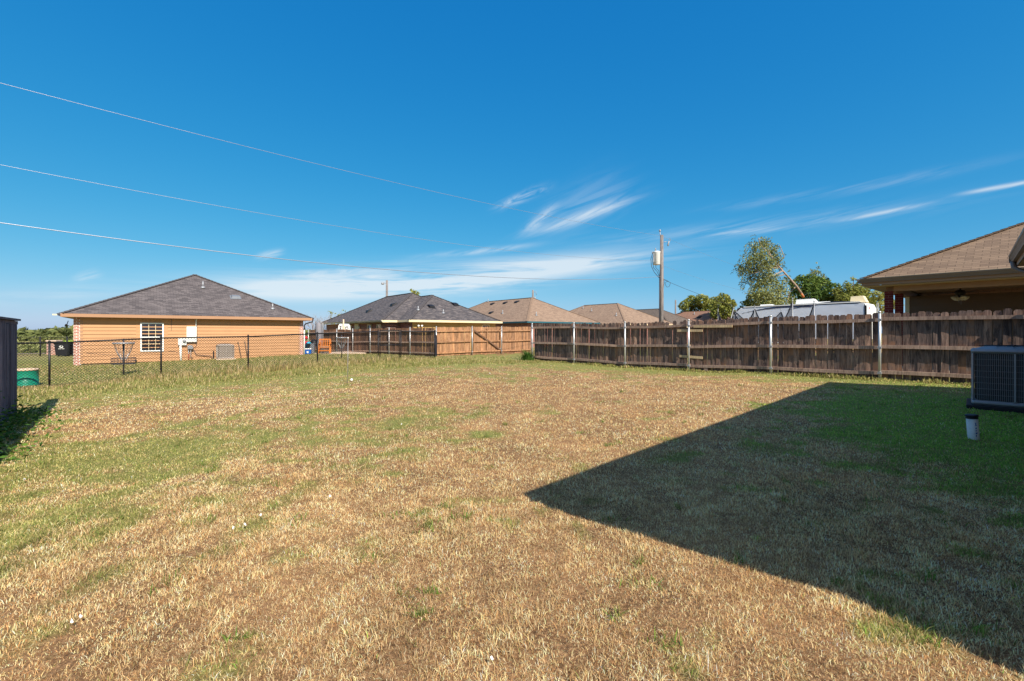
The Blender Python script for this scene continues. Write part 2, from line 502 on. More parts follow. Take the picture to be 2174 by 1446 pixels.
M['fence_dark'] = woodmat('fence_dark', srgb(44, 39, 42), srgb(128, 110, 101), srgb(210, 184, 166), stain=srgb(146, 108, 82))
M['fence_rail'] = woodmat('fence_rail', srgb(118, 98, 88), srgb(176, 150, 134), srgb(210, 188, 170))
M['fence_tan'] = woodmat('fence_tan', srgb(112, 82, 60), srgb(174, 132, 99), srgb(216, 184, 154))
M['fence_mid'] = woodmat('fence_mid', srgb(66, 52, 46), srgb(138, 106, 84), srgb(194, 158, 130))
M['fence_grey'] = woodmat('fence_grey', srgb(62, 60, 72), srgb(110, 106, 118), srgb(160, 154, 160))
M['scrap_board'] = woodmat('scrap_board', srgb(140, 124, 100), srgb(186, 168, 136), srgb(210, 196, 166))
M['bark'] = paint('bark', srgb(112, 96, 84), 0.95, 0.3, 14.0)
M['bark_pale'] = paint('bark_pale', srgb(150, 130, 112), 0.95, 0.3, 10.0)
M['bark_cut'] = paint('bark_cut', srgb(190, 112, 66), 0.9, 0.2, 10.0)
M['wire'] = paint('wire', srgb(150, 156, 168), 0.4, 0.1, 1.0, 0.4)
M['wire_dark'] = paint('wire_dark', srgb(60, 62, 72), 0.5, 0.1, 1.0)
M['lamp_glass'] = paint('lamp_glass', srgb(200, 190, 165), 0.3, 0.05, 4.0)
M['paper'] = paint('paper', srgb(236, 234, 230), 0.7, 0.05, 20.0)

def leafmat(name, stops):
    t = NT(name, 0.75, 0, 0.2)
    a = t.attr('tint')
    c = t.ramp(a.outputs['Fac'], stops)
    t.p.inputs['Base Color'].default_value = (1, 1, 1, 1)
    t.col(c)
    tr = t.n('ShaderNodeBsdfTranslucent'); t.l(c, tr.inputs[0])
    ms = t.n('ShaderNodeMixShader'); ms.inputs[0].default_value = 0.25
    t.l(t.p.outputs[0], ms.inputs[1]); t.l(tr.outputs[0], ms.inputs[2]); t.l(ms.outputs[0], t.out.inputs[0])
    return t.m
M['leaf_green'] = leafmat('leaf_green', [(0.0, srgb(46, 66, 30)), (0.5, srgb(84, 108, 46)), (1.0, srgb(136, 150, 74))])
M['leaf_olive'] = leafmat('leaf_olive', [(0.0, srgb(76, 82, 42)), (0.5, srgb(124, 130, 72)), (1.0, srgb(182, 180, 122))])
M['leaf_yellow'] = leafmat('leaf_yellow', [(0.0, srgb(92, 100, 42)), (0.5, srgb(134, 138, 64)), (1.0, srgb(180, 176, 102))])
M['leaf_far'] = leafmat('leaf_far', [(0.0, srgb(74, 84, 50)), (0.5, srgb(112, 118, 66)), (1.0, srgb(150, 146, 96))])
M['weed'] = leafmat('weed', [(0.0, srgb(48, 78, 28)), (0.5, srgb(86, 120, 44)), (1.0, srgb(134, 156, 66))])

# ------------------------------------------------------------------ terrain
TP = np.array([
 (0, 0, 0), (2, 3, 0), (-2, 3, 0), (0, 6, 0), (4, 6, 0), (-3, 8, 0), (3, 11, 0), (8.2, 11.7, 0.0), (-1, 13, 0.0), (5.6, 5.5, 0), (7.8, 7.7, 0),
 (-12.6, 12.4, -.21), (-10.9, 14.0, -.10), (-9.0, 15.4, -.08), (-7.2, 16.9, .02), (-5.4, 18.4, .10), (-4.6, 19, .12), (-3.4, 20, .10),
 (-10, 9.2, -.29), (-6.8, 6.0, -.22), (-5, 4, -.12), (-13.6, 12.8, -.26), (-8.5, 11, -.14),
 (1.03, 21.6, -.06), (2.74, 19.65, -.06), (4.45, 17.7, -.08), (6.17, 15.75, -.04), (7.88, 13.8, .03), (9.59, 11.85, .07), (11.3, 9.9, .08),
 (-4.7, 28, -.21), (1.3, 32, -.14), (-1.5, 30, -.17), (-16.9, 38, -.31), (-12, 34, -.28), (-8, 30.7, -.22),
 (-21.6, 22.4, -.36), (-17.4, 25.7, -.26), (-13.2, 29.05, -.15), (-24, 20, -.42), (-35, 36, -.60), (-30, 50, -.9), (-20, 45, -.5),
 (-60, 60, -1.3), (-100, 120, -1.9), (-60, 150, -1.9), (0, 100, -.6), (60, 80, 0), (-120, 0, -1.0), (120, 0, .2), (0, -60, .2), (20, 25, .2), (30, 10, .2), (15, 0, .1),
 (-200, 400, -3.0), (200, 400, -3.0), (-500, 300, -3.5), (500, 300, -3), (0, 900, -4), (-900, 900, -5), (900, 900, -5), (0, -900, -4), (-30, 0, -.5)], dtype=float)
def gvec(x, y):
    x = np.asarray(x, float); y = np.asarray(y, float)
    num = np.zeros_like(x); den = np.zeros_like(x)
    for (a, b, c) in TP:
        d2 = (x - a) ** 2 + (y - b) ** 2
        s = 0.5 + 0.0025 * (a * a + b * b)
        w = 1.0 / (d2 + s) ** 2 * (1 + 0.02 * (a * a + b * b))
        num += w * c; den += w
    return num / den
def g(x, y):
    return float(gvec(np.array([x]), np.array([y]))[0])

_tabs = [rng.random((256, 256)) for _ in range(6)]
def vnoise(x, y, k=0):
    t = _tabs[k]
    xi = np.floor(x).astype(int); yi = np.floor(y).astype(int)
    fx = x - xi; fy = y - yi
    fx = fx * fx * (3 - 2 * fx); fy = fy * fy * (3 - 2 * fy)
    a = t[xi & 255, yi & 255]; b = t[(xi + 1) & 255, yi & 255]
    c = t[xi & 255, (yi + 1) & 255]; d = t[(xi + 1) & 255, (yi + 1) & 255]
    return (a * (1 - fx) + b * fx) * (1 - fy) + (c * (1 - fx) + d * fx) * fy
def fbm(x, y, s, k=0, o=4):
    v = 0; a = 0.5; tot = 0
    for i in range(o):
        v = v + a * vnoise(x / s * 2 ** i + 13 * i, y / s * 2 ** i + 7 * i, (k + i) % 6); tot += a; a *= 0.55
    return v / tot
def gauss(x, y, cx, cy, sx_, sy_, rot=0.0):
    c, s = math.cos(rot), math.sin(rot)
    dx = x - cx; dy = y - cy
    p = dx * c + dy * s; q = -dx * s + dy * c
    return np.exp(-(p / sx_) ** 2 - (q / sy_) ** 2)
E1 = np.array([0.766, 0.643]); E2 = np.array([0.66, -0.75])
def chain_dist(x, y):
    """distance in front of (positive) the chain-link line"""
    return -((x + 12.6) * -0.633 + (y - 12.4) * 0.774)
def greenness(x, y):
    v = 0.30 + 0.0 * x
    v += 0.50 * (fbm(x, y, 1.7, 0, 5) - 0.5) * 1.5 + 0.9 * (fbm(x, y, 0.55, 3, 4) - 0.5)
    v += 0.55 * (fbm(x, y, 6.0, 2, 3) - 0.5)
    v += 0.80 * (vnoise(x / 0.22, y / 0.22, 4) ** 3 - 0.25)
    # greener to the left, and in the damp shade beside the house
    v += 0.36 * np.clip((-x - 0.3) / 3.2 - (y - 4) / 22, 0, 1)
    v += 0.75 * gauss(x, y, 6.4, 7.0, 2.0, 3.8, R(-42))
    v += 0.05 * gauss(x, y, 3.6, 4.0, 2.6, 1.8, R(40))
    v += 0.22 * gauss(x, y, -1.4, 6.6, 1.6, 1.0, 0.4)
    v -= 0.42 * gauss(x, y, -4.5, 8.8, 3.4, 2.0, 0.3)
    v -= 0.40 * gauss(x, y, 1.0, 3.0, 2.4, 1.4, 0.2) + 0.25 * gauss(x, y, .3, 2.0, 2.2, .9, 0)
    v -= 0.35 * gauss(x, y, 3.6, 8.0, 3.5, 1.6, R(42))
    v -= 0.25 * gauss(x, y, 0.0, 9.5, 4.5, 2.0, 0.2)
    # edge of the lawn along the fences
    d = chain_dist(x, y)
    v += 0.55 * np.exp(-((d - 2.0) / 1.1) ** 2) * (x < 2)
    fd = 15.01 - (x * 0.75 + y * 0.66)
    v += 0.7 * np.exp(-(fd / 0.8) ** 2) + 0.38 * np.exp(-(fd / 2.6) ** 2)
    v += 0.30 * np.clip((y - 9.5) / 6.0, 0, 1) * (x < 12)
    return np.clip(v, 0, 1)

def grid_axis(n, c, A, k, shift=0.0):
    t = np.linspace(-1, 1, n)
    return c + A * np.sinh(k * t) / math.sinh(k)
NX, NY = 420, 380
ax = grid_axis(NX, 0.0, 1800, 8.0)
ay = grid_axis(NY, 7.0, 1800, 8.0)
GX, GY = np.meshgrid(ax, ay, indexing='xy')
GZ = gvec(GX.ravel(), GY.ravel())
near = np.exp(-((GX.ravel() ** 2 + GY.ravel() ** 2) / 40 ** 2))
GZ = GZ + near * 0.035 * (fbm(GX.ravel(), GY.ravel(), 0.9, 1, 3) - 0.5)
gr = greenness(GX.ravel(), GY.ravel())
me = bpy.data.meshes.new('ground')
verts = np.stack([GX.ravel(), GY.ravel(), GZ], 1).astype(np.float32)
ii, jj = np.meshgrid(np.arange(NX - 1), np.arange(NY - 1), indexing='xy')
b0 = (jj * NX + ii).ravel()
faces = np.stack([b0, b0 + 1, b0 + NX + 1, b0 + NX], 1).astype(np.int32)
me.vertices.add(len(verts)); me.vertices.foreach_set('co', verts.ravel())
me.loops.add(faces.size); me.loops.foreach_set('vertex_index', faces.ravel())
me.polygons.add(len(faces)); me.polygons.foreach_set('loop_start', np.arange(0, faces.size, 4, dtype=np.int32))
me.polygons.foreach_set('loop_total', np.full(len(faces), 4, dtype=np.int32))
me.update(calc_edges=True)
at = me.attributes.new('green', 'FLOAT', 'POINT'); at.data.foreach_set('value', gr.astype(np.float32))
me.polygons.foreach_set('use_smooth', np.ones(len(faces), dtype=bool))

t = NT('lawn_ground', 0.95, 0, 0.1)
ga = t.attr('green')
tcn = t.n('ShaderNodeTexCoord')
n1 = t.noise(9, 6, 0.7); n2 = t.noise(45, 5, 0.75); n3 = t.noise(1.1, 5, 0.6); n4 = t.noise(0.12, 5, 0.6)
gm = t.math('ADD', ga.outputs['Fac'], t.math('MULTIPLY', t.math('SUBTRACT', n1, 0.5), 1.3), clamp=True)
tan = t.ramp(n2, [(0.25, srgb(46, 33, 23)), (0.45, srgb(108, 80, 55)), (0.6, srgb(160, 124, 88)), (0.85, srgb(204, 168, 126))])  # near-black stop paints shadow specks between blades into the ground colour
tan2 = t.mix(t.ramp(n3, [(0.4, (0, 0, 0, 1)), (0.7, (0.6, 0.6, 0.6, 1))]), tan, srgb(186, 142, 100))
grn = t.ramp(n2, [(0.2, srgb(64, 64, 34)), (0.5, srgb(126, 126, 70)), (0.85, srgb(176, 170, 106))])
c = t.mix(t.ramp(gm, [(0.25, (0, 0, 0, 1)), (0.8, (1, 1, 1, 1))]), tan2, grn)
# far fields: rough olive and straw
sp = t.n('ShaderNodeSeparateXYZ'); t.l(tcn.outputs['Object'], sp.inputs[0])
dist = t.math('POWER', t.math('ADD', t.math('POWER', sp.outputs[0], 2.0), t.math('POWER', sp.outputs[1], 2.0)), 0.5)
ff = t.n('ShaderNodeMapRange'); t.l(dist, ff.inputs[0]); ff.inputs[1].default_value = 38; ff.inputs[2].default_value = 75
field = t.ramp(n4, [(0.3, srgb(126, 118, 72)), (0.5, srgb(168, 144, 100)), (0.7, srgb(112, 114, 64))])
c = t.mix(ff.outputs[0], c, field)
t.bump(n2, 0.8, 0.03)
me.materials.append(t.col(c))
ground = bpy.data.objects.new('ground', me); COL.objects.link(ground)
tag(ground, kind='structure')

# ------------------------------------------------------------------ grass blades (one mesh, too many to count)
def scatter_grass(name, X, Y, H, W, colour, lean=0.75, z0=None, label=None, lean_bias=(0, 0)):
    n = len(X)
    Z = gvec(X, Y) if z0 is None else z0
    Z = Z + np.exp(-((X ** 2 + Y ** 2) / 1600)) * 0.035 * (fbm(X, Y, 0.9, 1, 3) - 0.5)
    a = rng.uniform(0, 2 * np.pi, n)                # facing
    la = rng.uniform(0, 2 * np.pi, n)               # lean direction
    lt = rng.uniform(0.15, 1.48, n) if lean > .8 else np.abs(rng.normal(0, lean, n)).clip(0, 1.45)
    dx = np.cos(la) * np.sin(lt) + lean_bias[0]; dy = np.sin(la) * np.sin(lt) + lean_bias[1]; dz = np.cos(lt).clip(0.12, 1)
    wx = np.cos(a) * W / 2; wy = np.sin(a) * W / 2
    P = np.zeros((n, 5, 3), dtype=np.float32)
    base = np.stack([X, Y, Z - 0.004], 1)
    mid = base + np.stack([dx * H * .42, dy * H * .42, dz * H * .62], 1)
    tip = base + np.stack([dx * H * 1.1, dy * H * 1.1, dz * H * 0.95], 1)
    wv = np.stack([wx, wy, np.zeros(n)], 1)
    P[:, 0] = base - wv; P[:, 1] = base + wv; P[:, 2] = mid + wv * .85; P[:, 3] = mid - wv * .85; P[:, 4] = tip
    v = P.reshape(-1, 3)
    o = np.arange(n, dtype=np.int32)[:, None] * 5
    quads = o + np.array([0, 1, 2, 3], dtype=np.int32); tris = o + np.array([3, 2, 4], dtype=np.int32)
    loops = np.concatenate([quads, tris], 1).ravel()
    ls = (np.arange(n, dtype=np.int32)[:, None] * 7 + np.array([0, 4], dtype=np.int32)).ravel()
    lt_ = np.tile(np.array([4, 3], dtype=np.int32), n)
    m = bpy.data.meshes.new(name)
    m.vertices.add(len(v)); m.vertices.foreach_set('co', v.ravel())
    m.loops.add(len(loops)); m.loops.foreach_set('vertex_index', loops)
    m.polygons.add(2 * n); m.polygons.foreach_set('loop_start', ls); m.polygons.foreach_set('loop_total', lt_)
    m.update(calc_edges=True)
    ca = m.attributes.new('gcol', 'FLOAT_COLOR', 'POINT')
    cc = np.ones((n, 5, 4), dtype=np.float32); cc[:, :, :3] = colour[:, None, :]
    cc[:, 0:2, :3] *= np.array([0.85, 0.83, 0.80])       # blade bases are darker and slightly browner than the tips
    ca.data.foreach_set('color', cc.ravel())
    m.materials.append(M_grass)
    ob = bpy.data.objects.new(name, m); COL.objects.link(ob)
    tag(ob, label, 'grass', kind='stuff')
    return ob
tg = NT('grass_blade', 0.7, 0, 0.2)
ca_ = tg.attr('gcol')
tg.col(ca_.outputs['Color'])
trn = tg.n('ShaderNodeBsdfTranslucent'); tg.l(ca_.outputs['Color'], trn.inputs[0])
msn = tg.n('ShaderNodeMixShader'); msn.inputs[0].default_value = 0.38
tg.l(tg.p.outputs[0], msn.inputs[1]); tg.l(trn.outputs[0], msn.inputs[2]); tg.l(msn.outputs[0], tg.out.inputs[0])
M_grass = tg.m
lin = lambda *c: np.array(srgb(*c)[:3])
TANS = np.array([1.02, 1.08, 0.99]) * np.stack([lin(240, 206, 166), lin(228, 184, 138), lin(252, 230, 194), lin(206, 156, 110), lin(238, 198, 154), lin(150, 106, 68), lin(238, 212, 160), lin(214, 178, 126)])
GRNS = np.array([1.12, 1.0, 0.98]) * np.stack([lin(146, 148, 86), lin(168, 164, 102), lin(116, 124, 66), lin(190, 184, 124), lin(128, 146, 74)])
VIVID = np.array([1.0, .86, .95]) * np.stack([lin(132, 182, 66), lin(104, 160, 54), lin(158, 196, 84), lin(120, 168, 64)])
STRW = np.stack([lin(206, 178, 126), lin(178, 152, 104), lin(150, 142, 82), lin(222, 198, 152), lin(120, 124, 62)])
def pick_colour(p_green, n, A=TANS, B=GRNS):
    isg = rng.random(n) < p_green
    col = np.where(isg[:, None], B[rng.integers(0, len(B), n)], A[rng.integers(0, len(A), n)])
    return (col * rng.uniform(0.72, 1.15, (n, 1))).clip(0, 1), isg
def inside_blocked(x, y):
    # footprints kept free of grass: own house, and beyond the fence line on the right
    a = (x - 2.43) * .707 + (y - .93) * .707
    blocked = ((x - y) > 1.55) & ((x + y) > 3.35) & ((x + y) < 18.2)
    blocked |= ((x * 0.75 + y * 0.66) > 15.6)
    ac = (((x - y) > 0.08) & ((x - y) < 1.5) & ((x + y) > 15.5) & ((x + y) < 16.85))
    return blocked | ac
def sample_lawn(y0, y1, rho_fn, margin=1.22):
    # stratified in rings of depth
    xs = []; ys = []
    edges = np.geomspace(y0, y1, 60)
    for a, b in zip(edges[:-1], edges[1:]):
        w = 2 * 1.125 * margin * b + 1.0
        n = int(w * (b - a) * rho_fn((a + b) / 2))
        xs.append(rng.uniform(-w / 2, w / 2, n)); ys.append(rng.uniform(a, b, n))
    x = np.concatenate(xs); y = np.concatenate(ys)
    k = ~inside_blocked(x, y)
    return x[k], y[k]
X, Y = sample_lawn(1.0, 24.0, lambda d: min(25000, 760000 / d ** 3 * (1 + 0.9 * min(1, max(0, (d - 4.5) / 6)))))
gg = greenness(X, Y)
pg = np.clip((gg - 0.30) * 2.1, 0.015, 0.92)
colr, isg = pick_colour(pg, len(X))
vg = (gauss(X, Y, 6.4, 7.0, 2.3, 4.2, R(-42)) > rng.random(len(X)) * .8) & isg
colr[vg] = VIVID[rng.integers(0, len(VIVID), int(vg.sum()))] * rng.uniform(.9, 1.35, (int(vg.sum()), 1))
# brown-orange worn spots
wear = np.clip(fbm(X, Y, 0.8, 3, 3) - 0.55, 0, 1)[:, None] * 3
colr = colr * (1 - wear * (~isg)[:, None] * np.array([0.05, 0.15, 0.24]))
spk = vnoise(X / 0.045, Y / 0.045, 1) * .5 + vnoise(X / 0.13, Y / 0.13, 3) * .5
big = fbm(X, Y, 2.6, 4, 3)
colr = (colr * ((1.12 + (spk - .5) * 1.25 * np.clip(1.15 - np.hypot(X, Y) / 11, .3, 1)) * (0.90 + .25 * big) * (1 + .14 * np.clip(np.hypot(X, Y) / 12, 0, 1)))[:, None]).clip(0, .95)
d = np.hypot(X, Y)
clump = vnoise(X / 0.07, Y / 0.07, 2)
clump = clump * .6 + .4 * vnoise(X / 0.19, Y / 0.19, 5)
H = rng.uniform(0.010, 0.036, len(X)) * (0.30 + 1.30 * clump) * (1 + 0.15 * isg)
long_ = rng.random(len(X)) < .02
H[long_] *= 1.8
W = rng.uniform(0.0012, 0.0027, len(X)) * (1 + 0.3 * isg)
W = np.maximum(W, d * 0.00085 * rng.uniform(0.6, 1.2, len(X)))
scatter_grass('lawn_grass', X, Y, H, W, colr, lean=0.85, label='short patchy lawn grass, mostly dry straw brown with green spots')

# coarse green tufts standing out of the dead grass
nt = 170
tx = rng.uniform(-1, 1, nt * 3); ty = np.exp(rng.uniform(np.log(1.9), np.log(11), nt * 3)); tx = tx * 1.2 * ty
kk = ~inside_blocked(tx, ty) & (rng.random(nt * 3) < .35 + .5 * greenness(tx, ty)); tx, ty = tx[kk][:nt], ty[kk][:nt]
per = 46
X = np.repeat(tx, per); Y = np.repeat(ty, per); sp_ = np.repeat(rng.uniform(.02, .11, len(tx)), per); dirn = np.repeat(rng.uniform(0, 3.14, len(tx)), per)
al = rng.normal(0, 1, len(X)) * sp_; ac_ = rng.normal(0, .35, len(X)) * sp_
X = X + al * np.cos(dirn) - ac_ * np.sin(dirn); Y = Y + al * np.sin(dirn) + ac_ * np.cos(dirn)
colr = GRNS[rng.integers(0, len(GRNS), len(X))] * rng.uniform(.55, 1.0, (len(X), 1))
mm = rng.random(len(X)) < .4; colr[mm] = VIVID[rng.integers(0, len(VIVID), int(mm.sum()))] * .75
scatter_grass('green_tufts', X, Y, rng.uniform(.03, .075, len(X)), np.maximum(rng.uniform(.0025, .0055, len(X)), Y * .0009), colr, lean=.9, label='coarse green grass tufts standing out of the dead straw grass')
# tall unmown grass along the chain-link fence
n = 26000
s = rng.uniform(-2.5, 13.5, n); dd = rng.normal(0.15, 0.75, n) + 0.25 * (vnoise(s, s * 0 + 3.3, 1) - .5)
X = -12.6 + 0.774 * s + 0.633 * dd; Y = 12.4 + 0.633 * s - 0.774 * dd
k = (vnoise(X / .5, Y / .5, 5) > 0.18)
s, dd, X, Y = s[k], dd[k], X[k], Y[k]; n = len(X)
dens = np.clip(1 - np.abs(dd - 0.1) / 1.5, 0.1, 1)
far = np.clip((s) / 3.5, 0.30, 1.0) * np.clip((14 - s) / 6, .45, 1)
H = rng.uniform(0.10, 0.38, n) * dens * far + 0.03
colr, _ = pick_colour(np.clip(0.08 + 0.22 * (dd > 0.7) + 0.25 * (dens < .5) + 0.2 * (s > 9), 0, 1), n, STRW, GRNS)
scatter_grass('tall_grass', X, Y, H, rng.uniform(0.008, 0.018, n), colr, lean=0.42, label='tall straw coloured unmown grass growing along the chain-link fence')
# soft green strip in front of it
n = 26000
s = rng.uniform(-2.5, 17.5, n); dd = rng.normal(1.9, 0.55, n)
X = -12.6 + 0.774 * s + 0.633 * dd; Y = 12.4 + 0.633 * s - 0.774 * dd
colr, _ = pick_colour(np.full(n, .72), n, STRW, GRNS)
H = rng.uniform(0.04, 0.13, n) * (0.4 + vnoise(X / .6, Y / .6, 3))
scatter_grass('fence_strip_grass', X, Y, H, rng.uniform(0.010, 0.02, n), colr, lean=0.6, label='soft green grass strip in front of the taller straw grass')
# ground between the fences and up to the neighbours
n = 60000
X = rng.uniform(-30, 2.0, n); Y = rng.uniform(14, 34, n)
dch = chain_dist(X, Y)
k = (dch < -0.4) & (X / Y > -1.35) & (X + 0.9 * (Y - 21) < 2.6) & (((X + 21.56) * -.629 + (Y - 22.4) * .777) < -0.15)
k |= (dch < -0.4) & (X > -13.3) & ((X * 0.75 + Y * 0.66) < 16.0) & (X / Y > -1.3)
X, Y = X[k], Y[k]; n = len(X)
colr, _ = pick_colour(np.full(n, .34), n, STRW, GRNS)
H = rng.uniform(0.03, 0.10, n) * (0.5 + vnoise(X / .8, Y / .8, 3))
scatter_grass('neighbour_lawn_grass', X, Y, H, rng.uniform(0.014, 0.03, n), colr, lean=0.7, label='rough yellowish lawn between the chain-link fence and the neighbouring houses')
# green weeds at the foot of the right fence, the left fence and around the pipe
n = 9000
s = rng.uniform(0, 17.5, n); dd = np.abs(rng.normal(0, 0.16, n)) * (0.4 + 1.2 * vnoise(s / .5, s * 0 + 9.1, 2))
X = 1.03 + 0.66 * s - 0.75 * dd; Y = 21.6 - 0.75 * s - 0.66 * dd
colr, _ = pick_colour(np.full(n, .9), n, STRW, GRNS)
H = rng.uniform(0.03, 0.14, n) * (0.25 + 1.1 * vnoise(s / .35, s * 0 + 4.1, 4))
scatter_grass('fence_foot_weeds', X, Y, H, rng.uniform(0.012, 0.028, n), colr, lean=0.8, label='bright green weeds creeping along the foot of the dark wooden fence')

# ------------------------------------------------------------------ generic building pieces
def hip_block(mb, x0, y0, x1, y1, z, pitch, caps=None, thick=0.0):
    """hip roof over a rectangle, with uv in metres (u along the eave, v up the slope)"""
    w, d = x1 - x0, y1 - y0
    h = min(w, d) / 2
    sl = math.sqrt(1 + pitch * pitch)
    top = z + h * pitch
    if w <= d:
        r0 = (x0 + h, y0 + h, top); r1 = (x0 + h, y1 - h, top)
    else:
        r0 = (x0 + h, y0 + h, top); r1 = (x1 - h, y0 + h, top)
    a, b, c, e = (x0, y0, z), (x1, y0, z), (x1, y1, z), (x0, y1, z)
    def face(pts, axis, base, sgn):
        uv = []
        for p in pts:
            uv.append((p[axis] * sgn + 3.0, (p[2] - z) / pitch * sl + 0.0))
        mb.poly(pts, uv)
    if w <= d:
        face([a, b, r0], 0, 0, 1); face([c, e, r1], 0, 0, -1)
        face([b, c, r1, r0], 1, 0, 1); face([e, a, r0, r1], 1, 0, -1)
    else:
        face([e, a, r0], 1, 0, -1); face([b, c, r1], 1, 0, 1)
        face([a, b, r1, r0], 0, 0, 1); face([c, e, r0, r1], 0, 0, -1)
    if caps is not None:
        for p, q in ((a, r0), (e, r0 if w > d else r1), (b, r0 if w <= d else r1), (c, r1), (r0, r1)):
            p, q = Vector(p), Vector(q)
            L = (q - p).length
            if L < 0.2: continue
            n = max(1, int(L / 0.25))
            dr = (q - p) / n
            for i in range(n):
                s0 = p + dr * i; s1 = p + dr * (i + 1.12)
                caps.cur = random.random()
                caps.beam(s0 + Vector((0, 0, 0.022)), s1 + Vector((0, 0, 0.006)), 0.24, 0.018)
    return r0, r1

def lap_siding(mb, p0, p1, z0, z1, lap=0.182, out=0.03):
    """lap siding on a straight wall from p0 to p1 (outside on the right-hand side looking p0->p1)"""
    p0, p1 = Vector((p0[0], p0[1], 0)), Vector((p1[0], p1[1], 0))
    d = (p1 - p0).normalized(); n = Vector((d.y, -d.x, 0))
    k = 0; z = z0
    while z < z1 - 1e-4:
        zt = min(z + lap, z1)
        a = p0 + n * out; b = p1 + n * out; at_ = p0 + n * 0.002; bt = p1 + n * 0.002
        mb.cur = random.random()
        mb.poly([(a.x, a.y, z), (b.x, b.y, z), (bt.x, bt.y, zt), (at_.x, at_.y, zt)])
        mb.poly([(p0.x, p0.y, z), (p1.x, p1.y, z), (b.x, b.y, z), (a.x, a.y, z)])
        z = zt; k += 1

def wall_quad(mb, p0, p1, z0, z1):
    L = math.hypot(p1[0] - p0[0], p1[1] - p0[1])
    mb.poly([(p0[0], p0[1], z0), (p1[0], p1[1], z0), (p1[0], p1[1], z1), (p0[0], p0[1], z1)],
            [(0, z0), (L, z0), (L, z1), (0, z1)])

def window_at(parent, x, y, z, w, h, nx, ny, nrm=(0, -1), frame_mat='white_vinyl', double=True, fw=0.06):
    """window on a wall whose outward normal is nrm, centre x, y, z"""
    rz = math.atan2(nrm[1], nrm[0]) + math.pi / 2
    n = Vector((nrm[0], nrm[1], 0))
    Rm = Matrix.Rotation(rz, 3, 'Z')
    def P(a, dpt, c): return Vector((x, y, z)) + Rm @ Vector((a, 0, c)) + n * dpt
    mb = MB()
    for sx_ in (-1, 1): mb.box(P(sx_ * (w - fw) / 2, 0.03, 0), (fw, 0.07, h), rz)
    for sz_ in (-1, 1): mb.box(P(0, 0.031, sz_ * (h - fw) / 2), (w - 2 * fw, 0.066, fw), rz)
    if double: mb.box(P(0, 0.028, 0), (w - 2 * fw, 0.06, fw * .8), rz)
    wf = mb.build('window', M[frame_mat], parent)
    pm = MB()
    pm.box(P(0, 0.004, 0), (w - 2 * fw + .004, 0.012, h - 2 * fw + .004), rz)
    pm.build('pane', M['dark_glass'], wf)
    if nx > 1:
        g_ = MB(); iw = w - 2 * fw; ih = h - 2 * fw
        for i in range(1, nx): g_.box(P(-iw / 2 + iw * i / nx, 0.016, 0), (0.018, 0.012, ih), rz)
        for j in range(1, ny):
            if double and j * 2 == ny: continue
            g_.box(P(0, 0.0175, -ih / 2 + ih * j / ny), (iw, 0.010, 0.018), rz)
        g_.build('muntin', M['trim_cream'], wf)
    return wf

def eave_ring(mb, x0, y0, x1, y1, z, h=0.15, t=0.02, skip=()):
    cx, cy = (x0 + x1) / 2, (y0 + y1) / 2
    if 'f' not in skip: mb.box((cx, y0 - t / 2, z - h / 2), (x1 - x0 + 2 * t, t, h))
    if 'b' not in skip: mb.box((cx, y1 + t / 2, z - h / 2), (x1 - x0 + 2 * t, t, h))
    if 'l' not in skip: mb.box((x0 - t / 2, cy, z - h / 2), (t, y1 - y0, h))
    if 'r' not in skip: mb.box((x1 + t / 2, cy, z - h / 2), (t, y1 - y0, h))

def gutter(mb, p0, p1, z, nrm, w=0.12, h=0.12):
    """open K-style gutter between p0 and p1 in plan; z is its top"""
    p0 = Vector((p0[0], p0[1], 0)); p1 = Vector((p1[0], p1[1], 0)); n = Vector((nrm[0], nrm[1], 0))
    prof = [(0.0, 0.0), (0.0, -h), (w * .55, -h), (w * .62, -h * .6), (w * .95, -h * .25), (w, 0.0), (w - .012, 0.0), (w * .9, -h * .25), (w * .56, -h + .012), (0.012, -h + .012), (0.012, 0)]
    b = len(mb.v)
    vs = []
    for p in (p0, p1):
        for (a, c) in prof:
            q = p + n * a; vs.append((q.x, q.y, z + c))
    k = len(prof)
    fs = [(i, (i + 1) % k, k + (i + 1) % k, k + i) for i in range(k)]
    mb.mesh(vs, fs)
    for base in (p0, p1):
        e = [(base + n * a) for a, c in prof[:6]]
        mb.poly([(q.x, q.y, z + c) for q, (a, c) in zip(e, prof[:6])])

def box_vent(mb, c, rz, pitch, w=0.42, d=0.42, h=0.16, face=-1):
    """low box roof vent lying on a slope that rises along local +y (rotated by rz)"""
    Rm = Matrix.Rotation(rz, 3, 'Z')
    s = pitch
    def P(x, y, z): return Vector(c) + Rm @ Vector((x, y, z + y * s))
    hw, hd = w / 2, d / 2
    v = [P(-hw, -hd, 0.01), P(hw, -hd, 0.01), P(hw, hd, 0.01), P(-hw, hd, 0.01),
         P(-hw * .9, -hd * .85, h), P(hw * .9, -hd * .85, h), P(hw * .9, hd * .9, h * .5), P(-hw * .9, hd * .9, h * .5)]
    mb.mesh(v, [(3, 2, 1, 0), (4, 5, 6, 7), (0, 1, 5, 4), (1, 2, 6, 5), (2, 3, 7, 6), (3, 0, 4, 7)])
    mb.mesh([P(-hw * 1.3, -hd * 1.2, .006), P(hw * 1.3, -hd * 1.2, .006), P(hw * 1.3, hd * 1.3, .006), P(-hw * 1.3, hd * 1.3, .006)], [(0, 1, 2, 3)])

def pipe_vent(mb, c, h=0.4, r=0.045, pitch=0.5, rz=0.0):
    mb.tube([c, (c[0], c[1], c[2] + h)], r, 8)
    mb.lathe([(r * 3.2, -0.02), (r * 2.6, 0.04), (r * 1.3, 0.12), (r * 1.1, 0.12)], c, 10)

